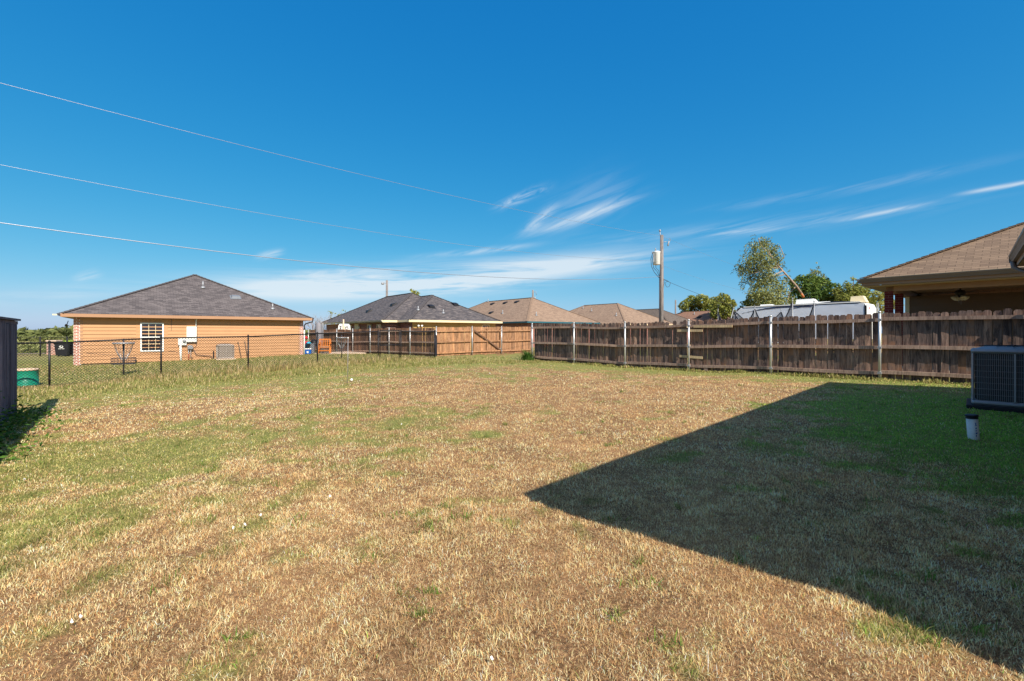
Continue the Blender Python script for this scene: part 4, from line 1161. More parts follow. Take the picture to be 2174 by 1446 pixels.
# ================================================================== wooden fences
def wood_fence(name, label, pts, H, mat, railmat, side, post_mat='steel', post_off=0.10, jitter=1.0, post_h=None, group=None, picket_gap=.006, dark_post=False, rails=(0.19, 0.91, 1.57), over=0.0, level=None, missing=(), skip_posts=()):
    """pts: posts in plan; side = +1 when the rails face the left-hand side of the run"""
    T = thing(name, label, 'fence', (pts[0][0], pts[0][1], g(*pts[0])), 0, group)
    o0 = T.location.copy()
    ph = post_h or H
    loc = lambda x, y, z: (x - o0.x, y - o0.y, z - o0.z)
    for i, (x, y) in enumerate(pts):
        if i in skip_posts: continue
        p = MB(); z = g(x, y)
        a = Vector(pts[min(i + 1, len(pts) - 1)]) - Vector(pts[max(i - 1, 0)]); a.normalize(); n = Vector((-a.y, a.x)) * side
        px, py = x + n.x * post_off, y + n.y * post_off
        p.tube([loc(px, py, z - .1), loc(px, py, z + ph)], .032, 12)
        p.lathe([(.036, 0), (.036, .03), (.025, .05), (0, .056)], loc(px, py, z + ph - .02), 12)
        po = p.build('post', M[post_mat], T)
        p = MB()
        for r_ in rails:
            zr = z + H - r_ if r_ < 1 else z + (H - r_)
            p.box(loc(px, py, zr), (.085, .075, .05), rz=math.atan2(a.y, a.x))
        p.build('bracket', M['grey_metal'], po)
    for i in range(len(pts) - 1):
        A = Vector(pts[i]); B = Vector(pts[i + 1]); d_ = (B - A); L = d_.length; d_.normalize(); n = Vector((-d_.y, d_.x)) * side
        ang = math.atan2(d_.y, d_.x)
        pk = MB(); s = .01
        sagA, sagB = random.uniform(-.02, .02) * jitter, random.uniform(-.02, .02) * jitter
        tw = random.uniform(0, 6.28)
        idx = 0
        while s < L - .05:
            w = .138 * random.uniform(.97, 1.02)
            if s + w > L: w = L - s
            m = s + w / 2; idx += 1
            P = A + d_ * m
            z0 = g(P.x, P.y) + random.uniform(.0, .04)
            short = .15 if (i, idx) in missing else 0
            z1 = g(P.x, P.y) * .6 + (g(*A) * (1 - m / L) + g(*B) * (m / L)) * .4 + H + random.uniform(-.03, .022) * jitter - .02 * math.sin(math.pi * m / L) - short
            if level is not None: z1 = level + random.uniform(-.02, .02)
            yaw = ang + R(random.gauss(0, 4.2) * jitter); off = random.gauss(0, .004) * jitter + .006 * math.sin(tw + m * 4)
            tiltx = random.gauss(0, .008) * jitter
            th = .016; dg = .028
            prof = [(-w / 2, z0), (w / 2, z0), (w / 2, z1 - dg * 1.3), (w / 2 - dg, z1), (-w / 2 + dg, z1), (-w / 2, z1 - dg * 1.3)]
            c_, s_ = math.cos(yaw), math.sin(yaw)
            vs = []
            for sgn in (0, 1):
                for (a_, zz) in prof:
                    aa = a_ + tiltx * (zz - z0)
                    bb = (sgn - .5) * th - .045 - th / 2 + 0.0
                    X_ = P.x + c_ * aa + n.x * (bb + off); Y_ = P.y + s_ * aa + n.y * (bb + off)
                    vs.append(loc(X_, Y_, zz))
            pk.cur = min(1, max(0, random.gauss(.48, .28)))
            k = 6
            fs_ = [tuple(range(k)), tuple(range(2 * k - 1, k - 1, -1))] + [(j, k + j, k + (j + 1) % k, (j + 1) % k) for j in range(k)]
            pk.mesh(vs, fs_)
            s += w + abs(random.gauss(picket_gap, picket_gap * .8))
        pk.build('picket_panel', M[mat], T)
        for r_ in rails:
            rb = MB(); rb.cur = random.uniform(.4, .8)
            zA = g(*A) + H - r_ + sagA; zB = g(*B) + H - r_ + sagB
            bow = random.uniform(-.035, .015) * jitter; bo = random.uniform(-.01, .01) * jitter
            K = 8; prevp = None
            pth = []
            for j in range(K + 1):
                f = j / K
                Q = A + d_ * (L * f) + n * (bo * math.sin(math.pi * f) + .002)
                pth.append(Vector(loc(Q.x, Q.y, zA * (1 - f) + zB * f + bow * math.sin(math.pi * f))))
            nn = Vector((n.x, n.y, 0)) * .042; up = Vector((0, 0, .044))
            base = len(rb.v); vs = []
            for q in pth: vs += [q - nn - up, q + nn - up, q + nn + up, q - nn + up]
            fs_ = [(0, 1, 2, 3), tuple(4 * K + q for q in (3, 2, 1, 0))]
            for j in range(K):
                b_ = 4 * j
                for q in range(4): fs_.append((b_ + q, b_ + 4 + q, b_ + 4 + (q + 1) % 4, b_ + (q + 1) % 4))
            rb.mesh(vs, fs_)
            rb.build('rail', M[railmat], T)
    return T
fence_posts = [(21.6 * (.0476 + .0793 * k), 21.6 * (1 - .0903 * k)) for k in range(0, 9)]
WF = wood_fence('wooden_fence', 'dark weathered dog-eared wooden fence with bright steel posts along the right of the lawn', fence_posts, 1.75, 'fence_dark', 'fence_rail', -1, missing=((2, 13), (2, 15)), group='wooden privacy fences')
def fpt(s, off=.09):   # a point on the right fence, s in bays
    x = 21.6 * (.0476 + .0793 * s); y = 21.6 * (1 - .0903 * s)
    return x - .75 * off, y - .66 * off
for (s0, s1, z, lab) in ((2.86, 3.05, 1.42, 0), (3.02, 3.28, 1.60, 1), (2.88, 3.08, .46, 2)):
    pass
for (s0, s1, z, r_, nm) in ((2.83, 3.28, 1.39, .0, 'repair_board'), (3.06, 3.70, 1.53, .0, 'repair_board'), (2.86, 3.27, .50, -.03, 'repair_board')):
    a = fpt(s0 - .0, .065); b = fpt(s0 + (s1 - s0) * .78, .065)
    zz = g(*a); m = MB(); m.cur = .8
    m.beam((a[0] - WF.location.x, a[1] - WF.location.y, zz + z - WF.location.z), (b[0] - WF.location.x, b[1] - WF.location.y, zz + z + r_ - WF.location.z), .022, .085)
    m.build(nm, M['scrap_board'], WF)
a = fpt(3.22, .03); m = MB(); m.box((a[0] - WF.location.x, a[1] - WF.location.y, g(*a) + .10 - WF.location.z), (.13, .02, .22), rz=R(-48.7)); m.build('repair_board', M['fence_rail'], WF)

# farther lighter fence with the gate, then the dark run behind the chain-link
P1, P2 = Vector((-4.7, 28)), Vector((1.33, 32))
segs = [0, .345, .655, 1.0]
TF = wood_fence('wooden_fence', 'light tan wooden fence with a diagonally braced gate between the two dark fences', [tuple(P1 + (P2 - P1) * f) for f in segs], 1.83, 'fence_tan', 'fence_tan', -1, jitter=.6, rails=(.28, .95, 1.62), group='wooden privacy fences')
ga_, gb_ = P1 + (P2 - P1) * .365, P1 + (P2 - P1) * .645
nn_ = Vector((P2.y - P1.y, -(P2.x - P1.x))).normalized() * .06
m = MB(); m.cur = .3
m.beam((ga_.x + nn_.x - TF.location.x, ga_.y + nn_.y - TF.location.y, g(*ga_) + 1.60 - TF.location.z), (gb_.x + nn_.x - TF.location.x, gb_.y + nn_.y - TF.location.y, g(*gb_) + .30 - TF.location.z), .03, .09)
m.build('gate_brace', M['fence_mid'], TF)
m = MB()
for q in (ga_, gb_, (ga_ + gb_) / 2):
    m.box((q.x + nn_.x * .5 - TF.location.x, q.y + nn_.y * .5 - TF.location.y, g(*q) + .95 - TF.location.z), (.05, .05, 1.5), rz=R(33))
m.build('gate_frame', M['fence_tan'], TF)
m = MB(); q = gb_; m.box((q.x + nn_.x - TF.location.x, q.y + nn_.y - TF.location.y, g(*q) + .36 - TF.location.z), (.14, .05, .05), rz=R(33)); m.build('latch', M['grey_metal'], TF)
P3 = Vector((-16.9, 38)); Q0 = Vector((-4.78, 28.0))
nb = 7
LF = wood_fence('wooden_fence', 'brown wooden fence half in shade behind the black chain-link gate', [tuple(Q0 + (P3 - Q0) * (k / nb)) for k in range(nb + 1)], 1.80, 'fence_mid', 'fence_rail', 1, jitter=1.0, rails=(.24, .95, 1.62), group='wooden privacy fences', skip_posts=(0,))
# near fence at the left edge, grey, seen end-on, with a cap board
N0 = Vector((-9.44, 8.6)); ddir = Vector((.656, -.755))
NFp = [tuple(N0 + ddir * (2.4 * k)) for k in range(4)]
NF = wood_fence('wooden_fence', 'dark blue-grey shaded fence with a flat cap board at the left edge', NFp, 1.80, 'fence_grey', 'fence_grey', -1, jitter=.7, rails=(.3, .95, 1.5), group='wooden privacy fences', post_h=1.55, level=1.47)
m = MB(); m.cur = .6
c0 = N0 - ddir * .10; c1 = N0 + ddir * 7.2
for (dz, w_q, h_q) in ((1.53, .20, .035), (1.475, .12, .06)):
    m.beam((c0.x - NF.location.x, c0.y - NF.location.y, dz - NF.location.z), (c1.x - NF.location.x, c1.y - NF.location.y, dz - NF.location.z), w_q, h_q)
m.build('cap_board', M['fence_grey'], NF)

# ================================================================== black chain-link fences
def chain_mesh(mb, A, B, H, zA, zB, cell=.075, r=.004, z_lo=.03):
    A = Vector(A); B = Vector(B); d_ = B - A; L = d_.length; d_.normalize()
    def P(s, z):
        f = s / L
        return Vector((A.x + d_.x * s, A.y + d_.y * s, (zA * (1 - f) + zB * f) + z))
    k = int((L + H) / cell)
    for i in range(k + 1):
        s0 = i * cell
        # rising to the right and to the left
        a0, z0 = s0 - H, z_lo; a1, z1 = s0, z_lo + H
        for (x0, q0, x1, q1) in ((s0 - H, z_lo, s0, H), (s0, z_lo, s0 - H, H)):
            lo, hi = (x0, q0), (x1, q1)
            def clip(pt, other):
                x, z = pt
                if x < 0: t_ = (0 - x) / (other[0] - x); return (0, z + (other[1] - z) * t_)
                if x > L: t_ = (L - x) / (other[0] - x); return (L, z + (other[1] - z) * t_)
                return pt
            if max(x0, x1) <= 0 or min(x0, x1) >= L: continue
            p, q = clip(lo, hi), clip(hi, lo)
            if abs(p[0] - q[0]) < .01: continue
            mb.tube([P(*p), P(*q)], r, 3, cap=False)
def chain_fence(name, label, pts, H, group=None, gate=None, r=.004, cell=.075, prad=.024):
    T = thing(name, label, 'fence', (pts[0][0], pts[0][1], g(*pts[0])), 0, group)
    o0 = Vector(T.location)
    zs = [g(*p) for p in pts]
    L_ = lambda x, y, z: (x - o0.x, y - o0.y, z - o0.z)
    for i, (x, y) in enumerate(pts):
        p = MB(); p.tube([L_(x, y, zs[i] - .1), L_(x, y, zs[i] + H + .03)], prad, 10)
        p.lathe([(.03, 0), (.03, .02), (.02, .04), (0, .05)], L_(x, y, zs[i] + H + .02), 10)
        for q in (.2, .5, .8): p.lathe([(prad + .006, 0), (prad + .006, .02)], L_(x, y, zs[i] + H * q), 8)
        p.build('post', M['black_metal'], T)
    for i in range(len(pts) - 1):
        A, B = pts[i], pts[i + 1]
        if gate == i:
            A_ = Vector(A); B_ = Vector(B); d_ = (B_ - A_).normalized(); a = A_ + d_ * .07; b = B_ - d_ * .07
            za, zb = zs[i] + .08, zs[i + 1] + .08
            p = MB()
            for q in (0, .58, H - .04): p.tube([L_(a.x, a.y, za + q), L_(b.x, b.y, zb + q)], .018, 8)
            p.tube([L_(a.x, a.y, za), L_(a.x, a.y, za + H - .04)], .018, 8); p.tube([L_(b.x, b.y, zb), L_(b.x, b.y, zb + H - .04)], .018, 8)
            gt = p.build('gate', M['black_metal'], T)
            p = MB(); chain_mesh(p, (a.x - o0.x, a.y - o0.y), (b.x - o0.x, b.y - o0.y), H - .05, za - o0.z, zb - o0.z, cell, r); p.build('gate_mesh', M['black_metal'], gt)
            p = MB(); p.box(L_(a.x, a.y, za + .95), (.06, .06, .05)); p.build('latch', M['black_metal'], gt)
            continue
        p = MB(); p.tube([L_(A[0], A[1], zs[i] + H), L_(B[0], B[1], zs[i + 1] + H)], .020, 8); p.build('top_rail', M['black_metal'], T)
        p = MB(); chain_mesh(p, (A[0] - o0.x, A[1] - o0.y), (B[0] - o0.x, B[1] - o0.y), H + .035, zs[i] - o0.z, zs[i + 1] - o0.z, cell, r); p.build('wire_mesh', M['black_metal'], T)
    return T
def on_ray(px):     # where the chain-link line crosses the ray through an image column
    u = (px - 1087) / 966.2
    Y_ = 22.69 / (1 - .817 * u); return (u * Y_, Y_)
cpts = [(-14.5, 10.85)] + [on_ray(q) for q in (105, 342, 527, 674, 801, 806.5, 852, 923)]
cpts = [cpts[0]] + [on_ray(q) for q in (105, 342, 527, 674, 803)] + [on_ray(851), on_ray(923), (-4.60, 27.8)]
chain_fence('chain_link_fence', 'black chain-link fence with a small gate running across the left of the lawn', cpts, 1.22, None, gate=5)
F2 = [(-39.5, 35.5), (-36.9, 35.6), (-34.9, 35.7), (-33, 35.8), (-30.5, 36), (-28, 36.2)]
chain_fence('chain_link_fence', 'distant low black fence with gate posts by the open field', F2, 1.5, None, None, .004, .15, .05)

# ================================================================== utility poles and wires
UP = (10.5, 32.0)
def pole(name, label, x, y, h, r0, r1, group='utility poles'):
    z = g(x, y)
    T = thing(name, label, 'utility pole', (x, y, z), 0, group)
    m = MB(); m.cur = .6; m.tube([(0, 0, -.2), (0.02, 0, h * .5), (0.03, 0, h)], [r0, (r0 + r1) / 2, r1], 12); m.build('pole_shaft', M['pole_wood'], T)
    return T, z
T, z = pole('utility_pole', 'tall wooden utility pole with a white transformer can, tallest thing above the fence', UP[0], UP[1], 8.2, .16, .115)
m = MB(); m.lathe([(.20, -.45), (.235, -.42), (.235, .40), (.25, .42), (.25, .47), (.12, .52), (0, .53)], (-.36 + .02, -.05, 6.55), 20); tr = m.build('transformer', M['white_metal'], T)
m = MB()
m.lathe([(.03, 0), (.05, .03), (.03, .06), (.05, .09), (.03, .12), (.045, .15), (.02, .24)], (-.42, -.05, 7.05), 8)
m.lathe([(.03, 0), (.05, .03), (.03, .06), (.05, .09), (.03, .14)], (-.62, -.02, 6.90), 8)
m.build('bushing', M['grey_metal'], tr)
m = MB(); m.box((-.12, 0, 6.3), (.2, .06, .08)); m.box((-.12, 0, 6.8), (.2, .06, .08)); m.box((-.58, -.16, 6.6), (.05, .05, .6)); m.build('mount', M['grey_metal'], tr)
m = MB()
m.tube([(-.62, 0, 6.9), (-.74, -.02, 6.5), (-.70, -.02, 6.0), (-.5, 0, 5.6), (-.16, 0, 5.2)], .018, 6)
m.tube([(-.55, 0, 6.9), (-.64, -.02, 6.4), (-.55, -.02, 5.9), (-.3, 0, 5.65), (-.16, 0, 5.3)], .015, 6)
m.tube([(-.45, -.2, 6.2), (-.42, -.1, 5.9), (-.2, -.05, 5.7), (-.14, 0, 5.4)], .015, 6)
m.tube([(-.15, -.05, 5.4), (-.17, -.05, 0)], .022, 6)
m.tube([(.14, 0, 4.4), (.2, 0, 4.9), (.14, 0, 5.2)], .015, 6)
m.tube([(.45 + .17 * math.cos(a_) * (1 + .2 * math.sin(3 * a_)), 0.02 * math.sin(a_ * 2), 4.75 + .2 * math.sin(a_)) for a_ in np.linspace(0, 4 * math.pi, 30)], .013, 5)
m.tube([(.1, 0, 5.1), (.3, 0, 5.05), (.5, 0, 4.95)], .015, 5)
m.build('service_cable', M['wire_dark'], T)
m = MB(); m.tube([(-.05, 0, 8.0), (-.10, 0, 8.45)], .03, 8); m.lathe([(.04, 0), (.07, .03), (.07, .10), (.03, .14)], (-.10, 0, 8.45), 10); m.build('insulator', M['grey_metal'], T)
m = MB(); m.tube([(.08, 0, 7.7), (.4, 0, 7.75)], .02, 6); m.lathe([(.03, -.3), (.055, -.26), (.055, .02), (.03, .06)], (.52, 0, 7.72), 8, Matrix.Rotation(R(12), 3, 'Y'))
m.tube([(.52, 0, 7.8), (.58, 0, 7.98), (.66, 0, 7.9), (.62, 0, 7.75)], .014, 5); m.build('fuse_cutout', M['grey_metal'], T)
for (px, top, Yd, lab, arm) in ((821, 595, 62, 'thin far pole with a street lamp behind the grey roofed house', 1), (1131, 616, 75, 'far pole tip just above the brown roof with three vents', 0), (1434, 637, 90, 'short far pole top right of the tall utility pole', 0)):
    u = (px - 1087) / 966.2; h_ = (705 - top) / 966.2 * Yd + CAMZ - g(u * Yd, Yd)
    T2, z2 = pole('utility_pole', lab, u * Yd, Yd, h_, .17, .14)
    if arm:
        m = MB(); m.tube([(0, 0, h_ - .5), (-.5, 0, h_ - .3)], .04, 6); m.lathe([(.1, -.15), (.22, -.1), (.18, .12), (.05, .15)], (-.55, 0, h_ - .45), 10); m.build('street_lamp', M['grey_metal'], T2)
    elif px == 1131:
        m = MB(); m.tube([(0.1, 0, h_ - .4), (.5, 0, h_ - .2), (.6, 0, h_ - .8)], .04, 6); m.lathe([(.12, 0), (.12, .5)], (.35, 0, h_ - 1.6), 8); m.build('insulator', M['grey_metal'], T2)
def wire(name, label, z0, b, c, L, sgn, r, mat='wire', start=.0, group='overhead wires'):
    m = MB(); pts = []
    for s in np.linspace(start, L, 60):
        pts.append((UP[0] + sgn * .766 * s, UP[1] + sgn * .643 * s, z0 + b * s + c * s * s))
    o = m.tube(pts, r, 6); o = m.build(name, M[mat]); tag(o, label, 'cable', group); return o
wire('power_line', 'highest pale overhead wire running from the pole top to the upper left', 8.07, -.0568, .00157, 52, -1, .0065)
wire('power_line', 'middle pale overhead wire running from the transformer to the left', 6.29, -.0953, .00243, 52, -1, .0065)
wire('power_line', 'lowest thick twisted overhead cable running to the left', 5.21, -.1237, .00289, 52, -1, .013)
wire('power_line', 'faint upper wire going from the pole top down behind the leaning tree', 8.07, -.1067, .0016, 46, 1, .0055, 'wire')
wire('power_line', 'faint middle wire going right from the pole below the transformer', 6.0, -.111, .0025, 46, 1, .0055, 'wire')
wire('power_line', 'dark service cable sloping down right from the coiled loop on the pole', 5.05, -.168, .003, 28, 1, .011, 'wire_dark', .3)

# ================================================================== travel trailer behind the fence
ra, rb_ = Vector((19.5, 25.0)), Vector((14.75, 30.4))
rd = (rb_ - ra); RL = rd.length; rang = math.atan2(rd.y, rd.x)
rz0 = g(18, 28)
RV = thing('travel_trailer', 'white and blue-grey ribbed travel trailer parked behind the right fence', 'trailer', (ra.x, ra.y, rz0), rang)
# local x runs away along the side, +y is the side facing the lawn
RH = 3.02 - rz0
m = MB(); m.cur = .5
prof = [(0, .7), (0.02, RH - .35), (.12, RH - .12), (.4, RH - .02), (.8, RH), (RL - .8, RH - .05), (RL - .3, RH - .15), (RL, RH - .55), (RL + .05, 1.6), (RL - .2, .75)]
for i in range(len(prof)):
    a, b = prof[i], prof[(i + 1) % len(prof)]
    m.poly([(a[0], 0, a[1]), (b[0], 0, b[1]), (b[0], -2.4, b[1]), (a[0], -2.4, a[1])])
m.poly([(p[0], -2.4, p[1]) for p in prof])
m.build('body', M['white_metal'], RV)
m = MB()     # corrugated side
zc = .7
zz = []
while zc < RH - .10: zz.append(zc); zc += .062
for i in range(len(zz) - 1):
    a0, a1 = zz[i], zz[i + 1]; mid = (a0 + a1) / 2
    def xr(z): return RL - .05 if z < RH - .6 else RL - .05 - (z - RH + .6) * 1.0
    m.poly([(0.12, .004, a0), (0.12, .020, mid - .008), (xr(mid), .020, mid - .008), (xr(a0), .004, a0)])
    m.poly([(0.12, .020, mid - .008), (0.12, .004, a1), (xr(a1), .004, a1), (xr(mid), .020, mid - .008)])
m.build('side_panel', M['rv_side'] if 'rv_side' in M else paint('rv_side', srgb(222, 226, 232), .45, .05, 2), RV)
m = MB(); K = 14
for (x0, x1, zb, amp, th) in ((.3, 3.9, 2.75, .30, .05), (2.6, 6.6, 2.6, .28, .04)):
    for i in range(K):
        f0, f1 = i / K, (i + 1) / K
        q = lambda f: (x0 + (x1 - x0) * f, zb - amp * (f ** 1.6) * 1.0 + .12 * math.sin(f * 3.1))
        (xa, za), (xb, zb_) = q(f0), q(f1)
        t0, t1 = th * math.sin(math.pi * min(1, f0 + .1)) + .01, th * math.sin(math.pi * min(1, f1 + .1)) * .98 + .01
        m.poly([(xa, .026, za - t0), (xa, .026, za + t0), (xb, .026, zb_ + t1), (xb, .026, zb_ - t1)])
m.build('stripe', paint('rv_stripe', srgb(44, 52, 78), .4, .05, 2), RV)
m = MB(); m.box((.06, .012, RH / 2 + .2), (.10, .03, RH - .9)); m.build('corner_trim', M['black_metal'], RV)
m = MB(); m.beam((.3, .018, RH - .045), (RL - .7, .018, RH - .09), .03, .06); m.build('roof_edge', M['white_vinyl'], RV)
def rooftop(name, x, y, l, w, h, mat):
    m = MB(); hx, hw = l / 2, w / 2
    m.mesh([(x - hx, y - hw, RH - .03), (x + hx, y - hw, RH - .03), (x + hx, y + hw, RH - .03), (x - hx, y + hw, RH - .03),
            (x - hx * .55, y - hw * .85, RH + h), (x + hx * .92, y - hw * .85, RH + h * .95), (x + hx * .92, y + hw * .85, RH + h * .95), (x - hx * .55, y + hw * .85, RH + h)],
           [(3, 2, 1, 0), (4, 5, 6, 7), (0, 1, 5, 4), (1, 2, 6, 5), (2, 3, 7, 6), (3, 0, 4, 7)])
    return m.build(name, M[mat], RV)
rooftop('roof_air_conditioner', 3.1, -1.0, 1.15, .75, .30, 'white_vinyl'); rooftop('roof_vent', 2.15, -1.0, .7, .6, .10, 'white_vinyl')
rooftop('roof_vent', .55, -1.1, .75, .7, .34, 'trim_cream'); rooftop('roof_vent', 5.4, -1.1, .8, .6, .08, 'white_vinyl')
m = MB()
for k_, zz_ in enumerate((2.50, 2.42)): m.box((-.012, -.6, zz_), (.012, .22, .035))
m.build('lettering_stripe', M['red_plastic'], RV)
m = MB()
for (x_, z_) in ((-.02, 2.2), (-.02, 1.8), (-.02, 1.4)): m.tube([(x_ - .08, -1.9, z_), (x_ - .08, -2.3, z_)], .015, 6)
m.tube([(-.1, -1.9, .8), (-.1, -1.9, 2.8)], .018, 6); m.tube([(-.1, -2.3, .8), (-.1, -2.3, 2.8)], .018, 6); m.build('ladder', M['grey_metal'], RV)
for xx in (3.0, 4.0):
    m = MB(); m.lathe([(.36, -.12), (.36, .0), (.2, .01), (.2, -.12)], (xx, -.05, .36), 18, Matrix.Rotation(R(-90), 3, 'X')); m.build('wheel', M['black_plastic'], RV)

# ================================================================== trampoline with net
TC = (10.55, 19.0); tz = g(*TC); TR = 1.75
TT = thing('trampoline', 'round trampoline with sagging dark safety net between fence and trailer', 'trampoline', (TC[0], TC[1], tz), 0)
m = MB(); ring = [(TR * math.cos(a_), TR * math.sin(a_), .9) for a_ in np.linspace(0, 2 * math.pi, 33)]; m.tube(ring, .025, 8, cap=False)
m.build('frame_ring', M['grey_metal'], TT)
m = MB(); m.lathe([(TR - .2, .88), (TR - .2, .885), (0, .86)], (0, 0, 0), 32); m.build('jumping_mat', M['black_plastic'], TT)
angs = [-172, -130, -88, -18, 40, 100, 150]
tops = []
for k_, a_ in enumerate(angs):
    a_ = R(a_); x_, y_ = TR * math.cos(a_) * 1.02, TR * math.sin(a_) * 1.02
    lean = .35 if k_ == 0 else 0.0
    hgt = 2.55 if k_ in (2, 3) else 2.28
    tp = (x_ + lean, y_, hgt); tops.append(tp)
    m = MB(); m.tube([(x_, y_, .0), (x_, y_, 1.0), tp], .017, 8); m.lathe([(.02, 0), (.03, .03), (.0, .06)], tp, 8); m.build('pole', M['grey_metal'], TT)
nt_ = NT('net_cloth', .9); nt_.p.inputs['Alpha'].default_value = 1.0
tcn = nt_.n('ShaderNodeTexCoord')
ck = nt_.noise(70, 2, .5)
trp = nt_.n('ShaderNodeBsdfTransparent'); mxs = nt_.n('ShaderNodeMixShader')
mxs.inputs[0].default_value = .62; nt_.l(trp.outputs[0], mxs.inputs[1]); nt_.l(nt_.p.outputs[0], mxs.inputs[2]); nt_.l(mxs.outputs[0], nt_.out.inputs[0])
M['net_cloth'] = nt_.col(srgb(38, 42, 56))
m = MB(); m.sm = True
edge = MB()
for k_ in range(len(tops)):
    A_, B_ = Vector(tops[k_]), Vector(tops[(k_ + 1) % len(tops)])
    if k_ == 2: continue
    K = 10; prev = None; ep = []
    for j in range(K + 1):
        f = j / K; sag = (.55 + .5 * (k_ % 2)) * 4 * f * (1 - f)
        P = A_.lerp(B_, f); P.z = P.z - .08 - sag * (1.0 if k_ != 1 else .9)
        P2 = Vector((P.x, P.y, .95)); r_ = math.hypot(P.x, P.y); P2.x *= TR / r_; P2.y *= TR / r_
        ep.append(P.copy())
        if prev:
            m.poly([prev[1], P2, P, prev[0]])
        prev = (P.copy(), P2.copy())
    edge.tube(ep, .022, 5)
nn = m.build('safety_net', M['net_cloth'], TT); edge.build('net_rope', M['net'], TT)

# ================================================================== things around the left house
def basket(label, x, y, h=1.35):
    z = g(x, y)
    T = thing('disc_golf_basket', label, 'disc golf basket', (x, y, z), .3, 'disc golf baskets')
    m = MB(); m.tube([(0, 0, -.05), (0, 0, h)], .024, 10); m.build('pole', M['gutter_dark'], T)
    m = MB(); m.lathe([(.30, 0), (.30, .05), (.285, .05), (.285, 0)], (0, 0, h - .18), 20)
    for k_ in range(3): m.tube([(0, 0, h - .14), (.29 * math.cos(k_ * 2.09), .29 * math.sin(k_ * 2.09), h - .14)], .008, 5)
    m.build('chain_ring', M['grey_metal'], T)
    m = MB()
    for k_ in range(12):
        a_ = k_ * math.pi / 6
        m.tube([(.26 * math.cos(a_), .26 * math.sin(a_), h - .17), (.19 * math.cos(a_), .19 * math.sin(a_), h - .45), (.07 * math.cos(a_), .07 * math.sin(a_), h - .72)], .007, 4)
    m.build('chains', M['grey_metal'], T)
    m = MB()
    for zz_ in (h - .86, h - .76, h - .66):
        m.tube([(.33 * math.cos(a_), .33 * math.sin(a_), zz_) for a_ in np.linspace(0, 2 * math.pi, 25)], .008, 5, cap=False)
    for k_ in range(20):
        a_ = k_ * math.pi / 10
        m.tube([(0.03 * math.cos(a_), .03 * math.sin(a_), h - .87), (.33 * math.cos(a_), .33 * math.sin(a_), h - .86), (.33 * math.cos(a_), .33 * math.sin(a_), h - .66)], .005, 4)
    m.build('basket', M['gutter_dark'], T)
def ray(px, Yd): return ((px - 1087) / 966.2 * Yd, Yd)
x_, y_ = ray(262.5, 15.6); basket('disc golf basket with hanging chains in front of the tan siding house', x_, y_, 1.15 + .1)
x_, y_ = ray(725.5, 24.5); basket('disc golf basket with pale chains in front of the brown shaded fence', x_, y_, 1.30)
# marker rod and ball
x_, y_ = ray(738, 12.1); T = thing('marker_stake', 'thin pale metal stake standing in the lawn next to a small white ball', 'stake', (x_, y_, g(x_, y_)))
m = MB(); m.tube([(0, 0, -.05), (.012, 0, 1.18)], .007, 8); m.build('rod', M['grey_metal'], T)
m = MB(); m.lathe([(.012, -.02), (.014, .02), (.0, .03)], (.012, 0, 1.18), 8); m.build('tip', M['white_vinyl'], T)
x_, y_ = ray(746.5, 12.3); m = MB(); rr = .038
m.lathe([(0, -rr), (rr * .6, -rr * .8), (rr, 0), (rr * .6, rr * .8), (0, rr)], (x_, y_, g(x_, y_) + .045), 14); tag(m.build('ball', M['white_vinyl']), 'small white ball lying by the thin metal stake', 'ball')
# green tub upside down behind the chain-link
x_, y_ = ray(57, 13.1); T = thing('plastic_tub', 'green ribbed plastic tub with off-white top behind the chain-link fence', 'tub', (x_, y_, g(x_, y_)))
m = MB(); m.lathe([(.265, 0), (.265, .05), (.25, .055), (.24, .44), (.245, .45)], (0, 0, 0), 24); m.build('tub_wall', M['green_plastic'], T)
m = MB(); m.lathe([(.25, .445), (.25, .475), (.22, .50), (0, .515)], (0, 0, 0), 24); m.build('tub_top', M['siding_beige'], T)
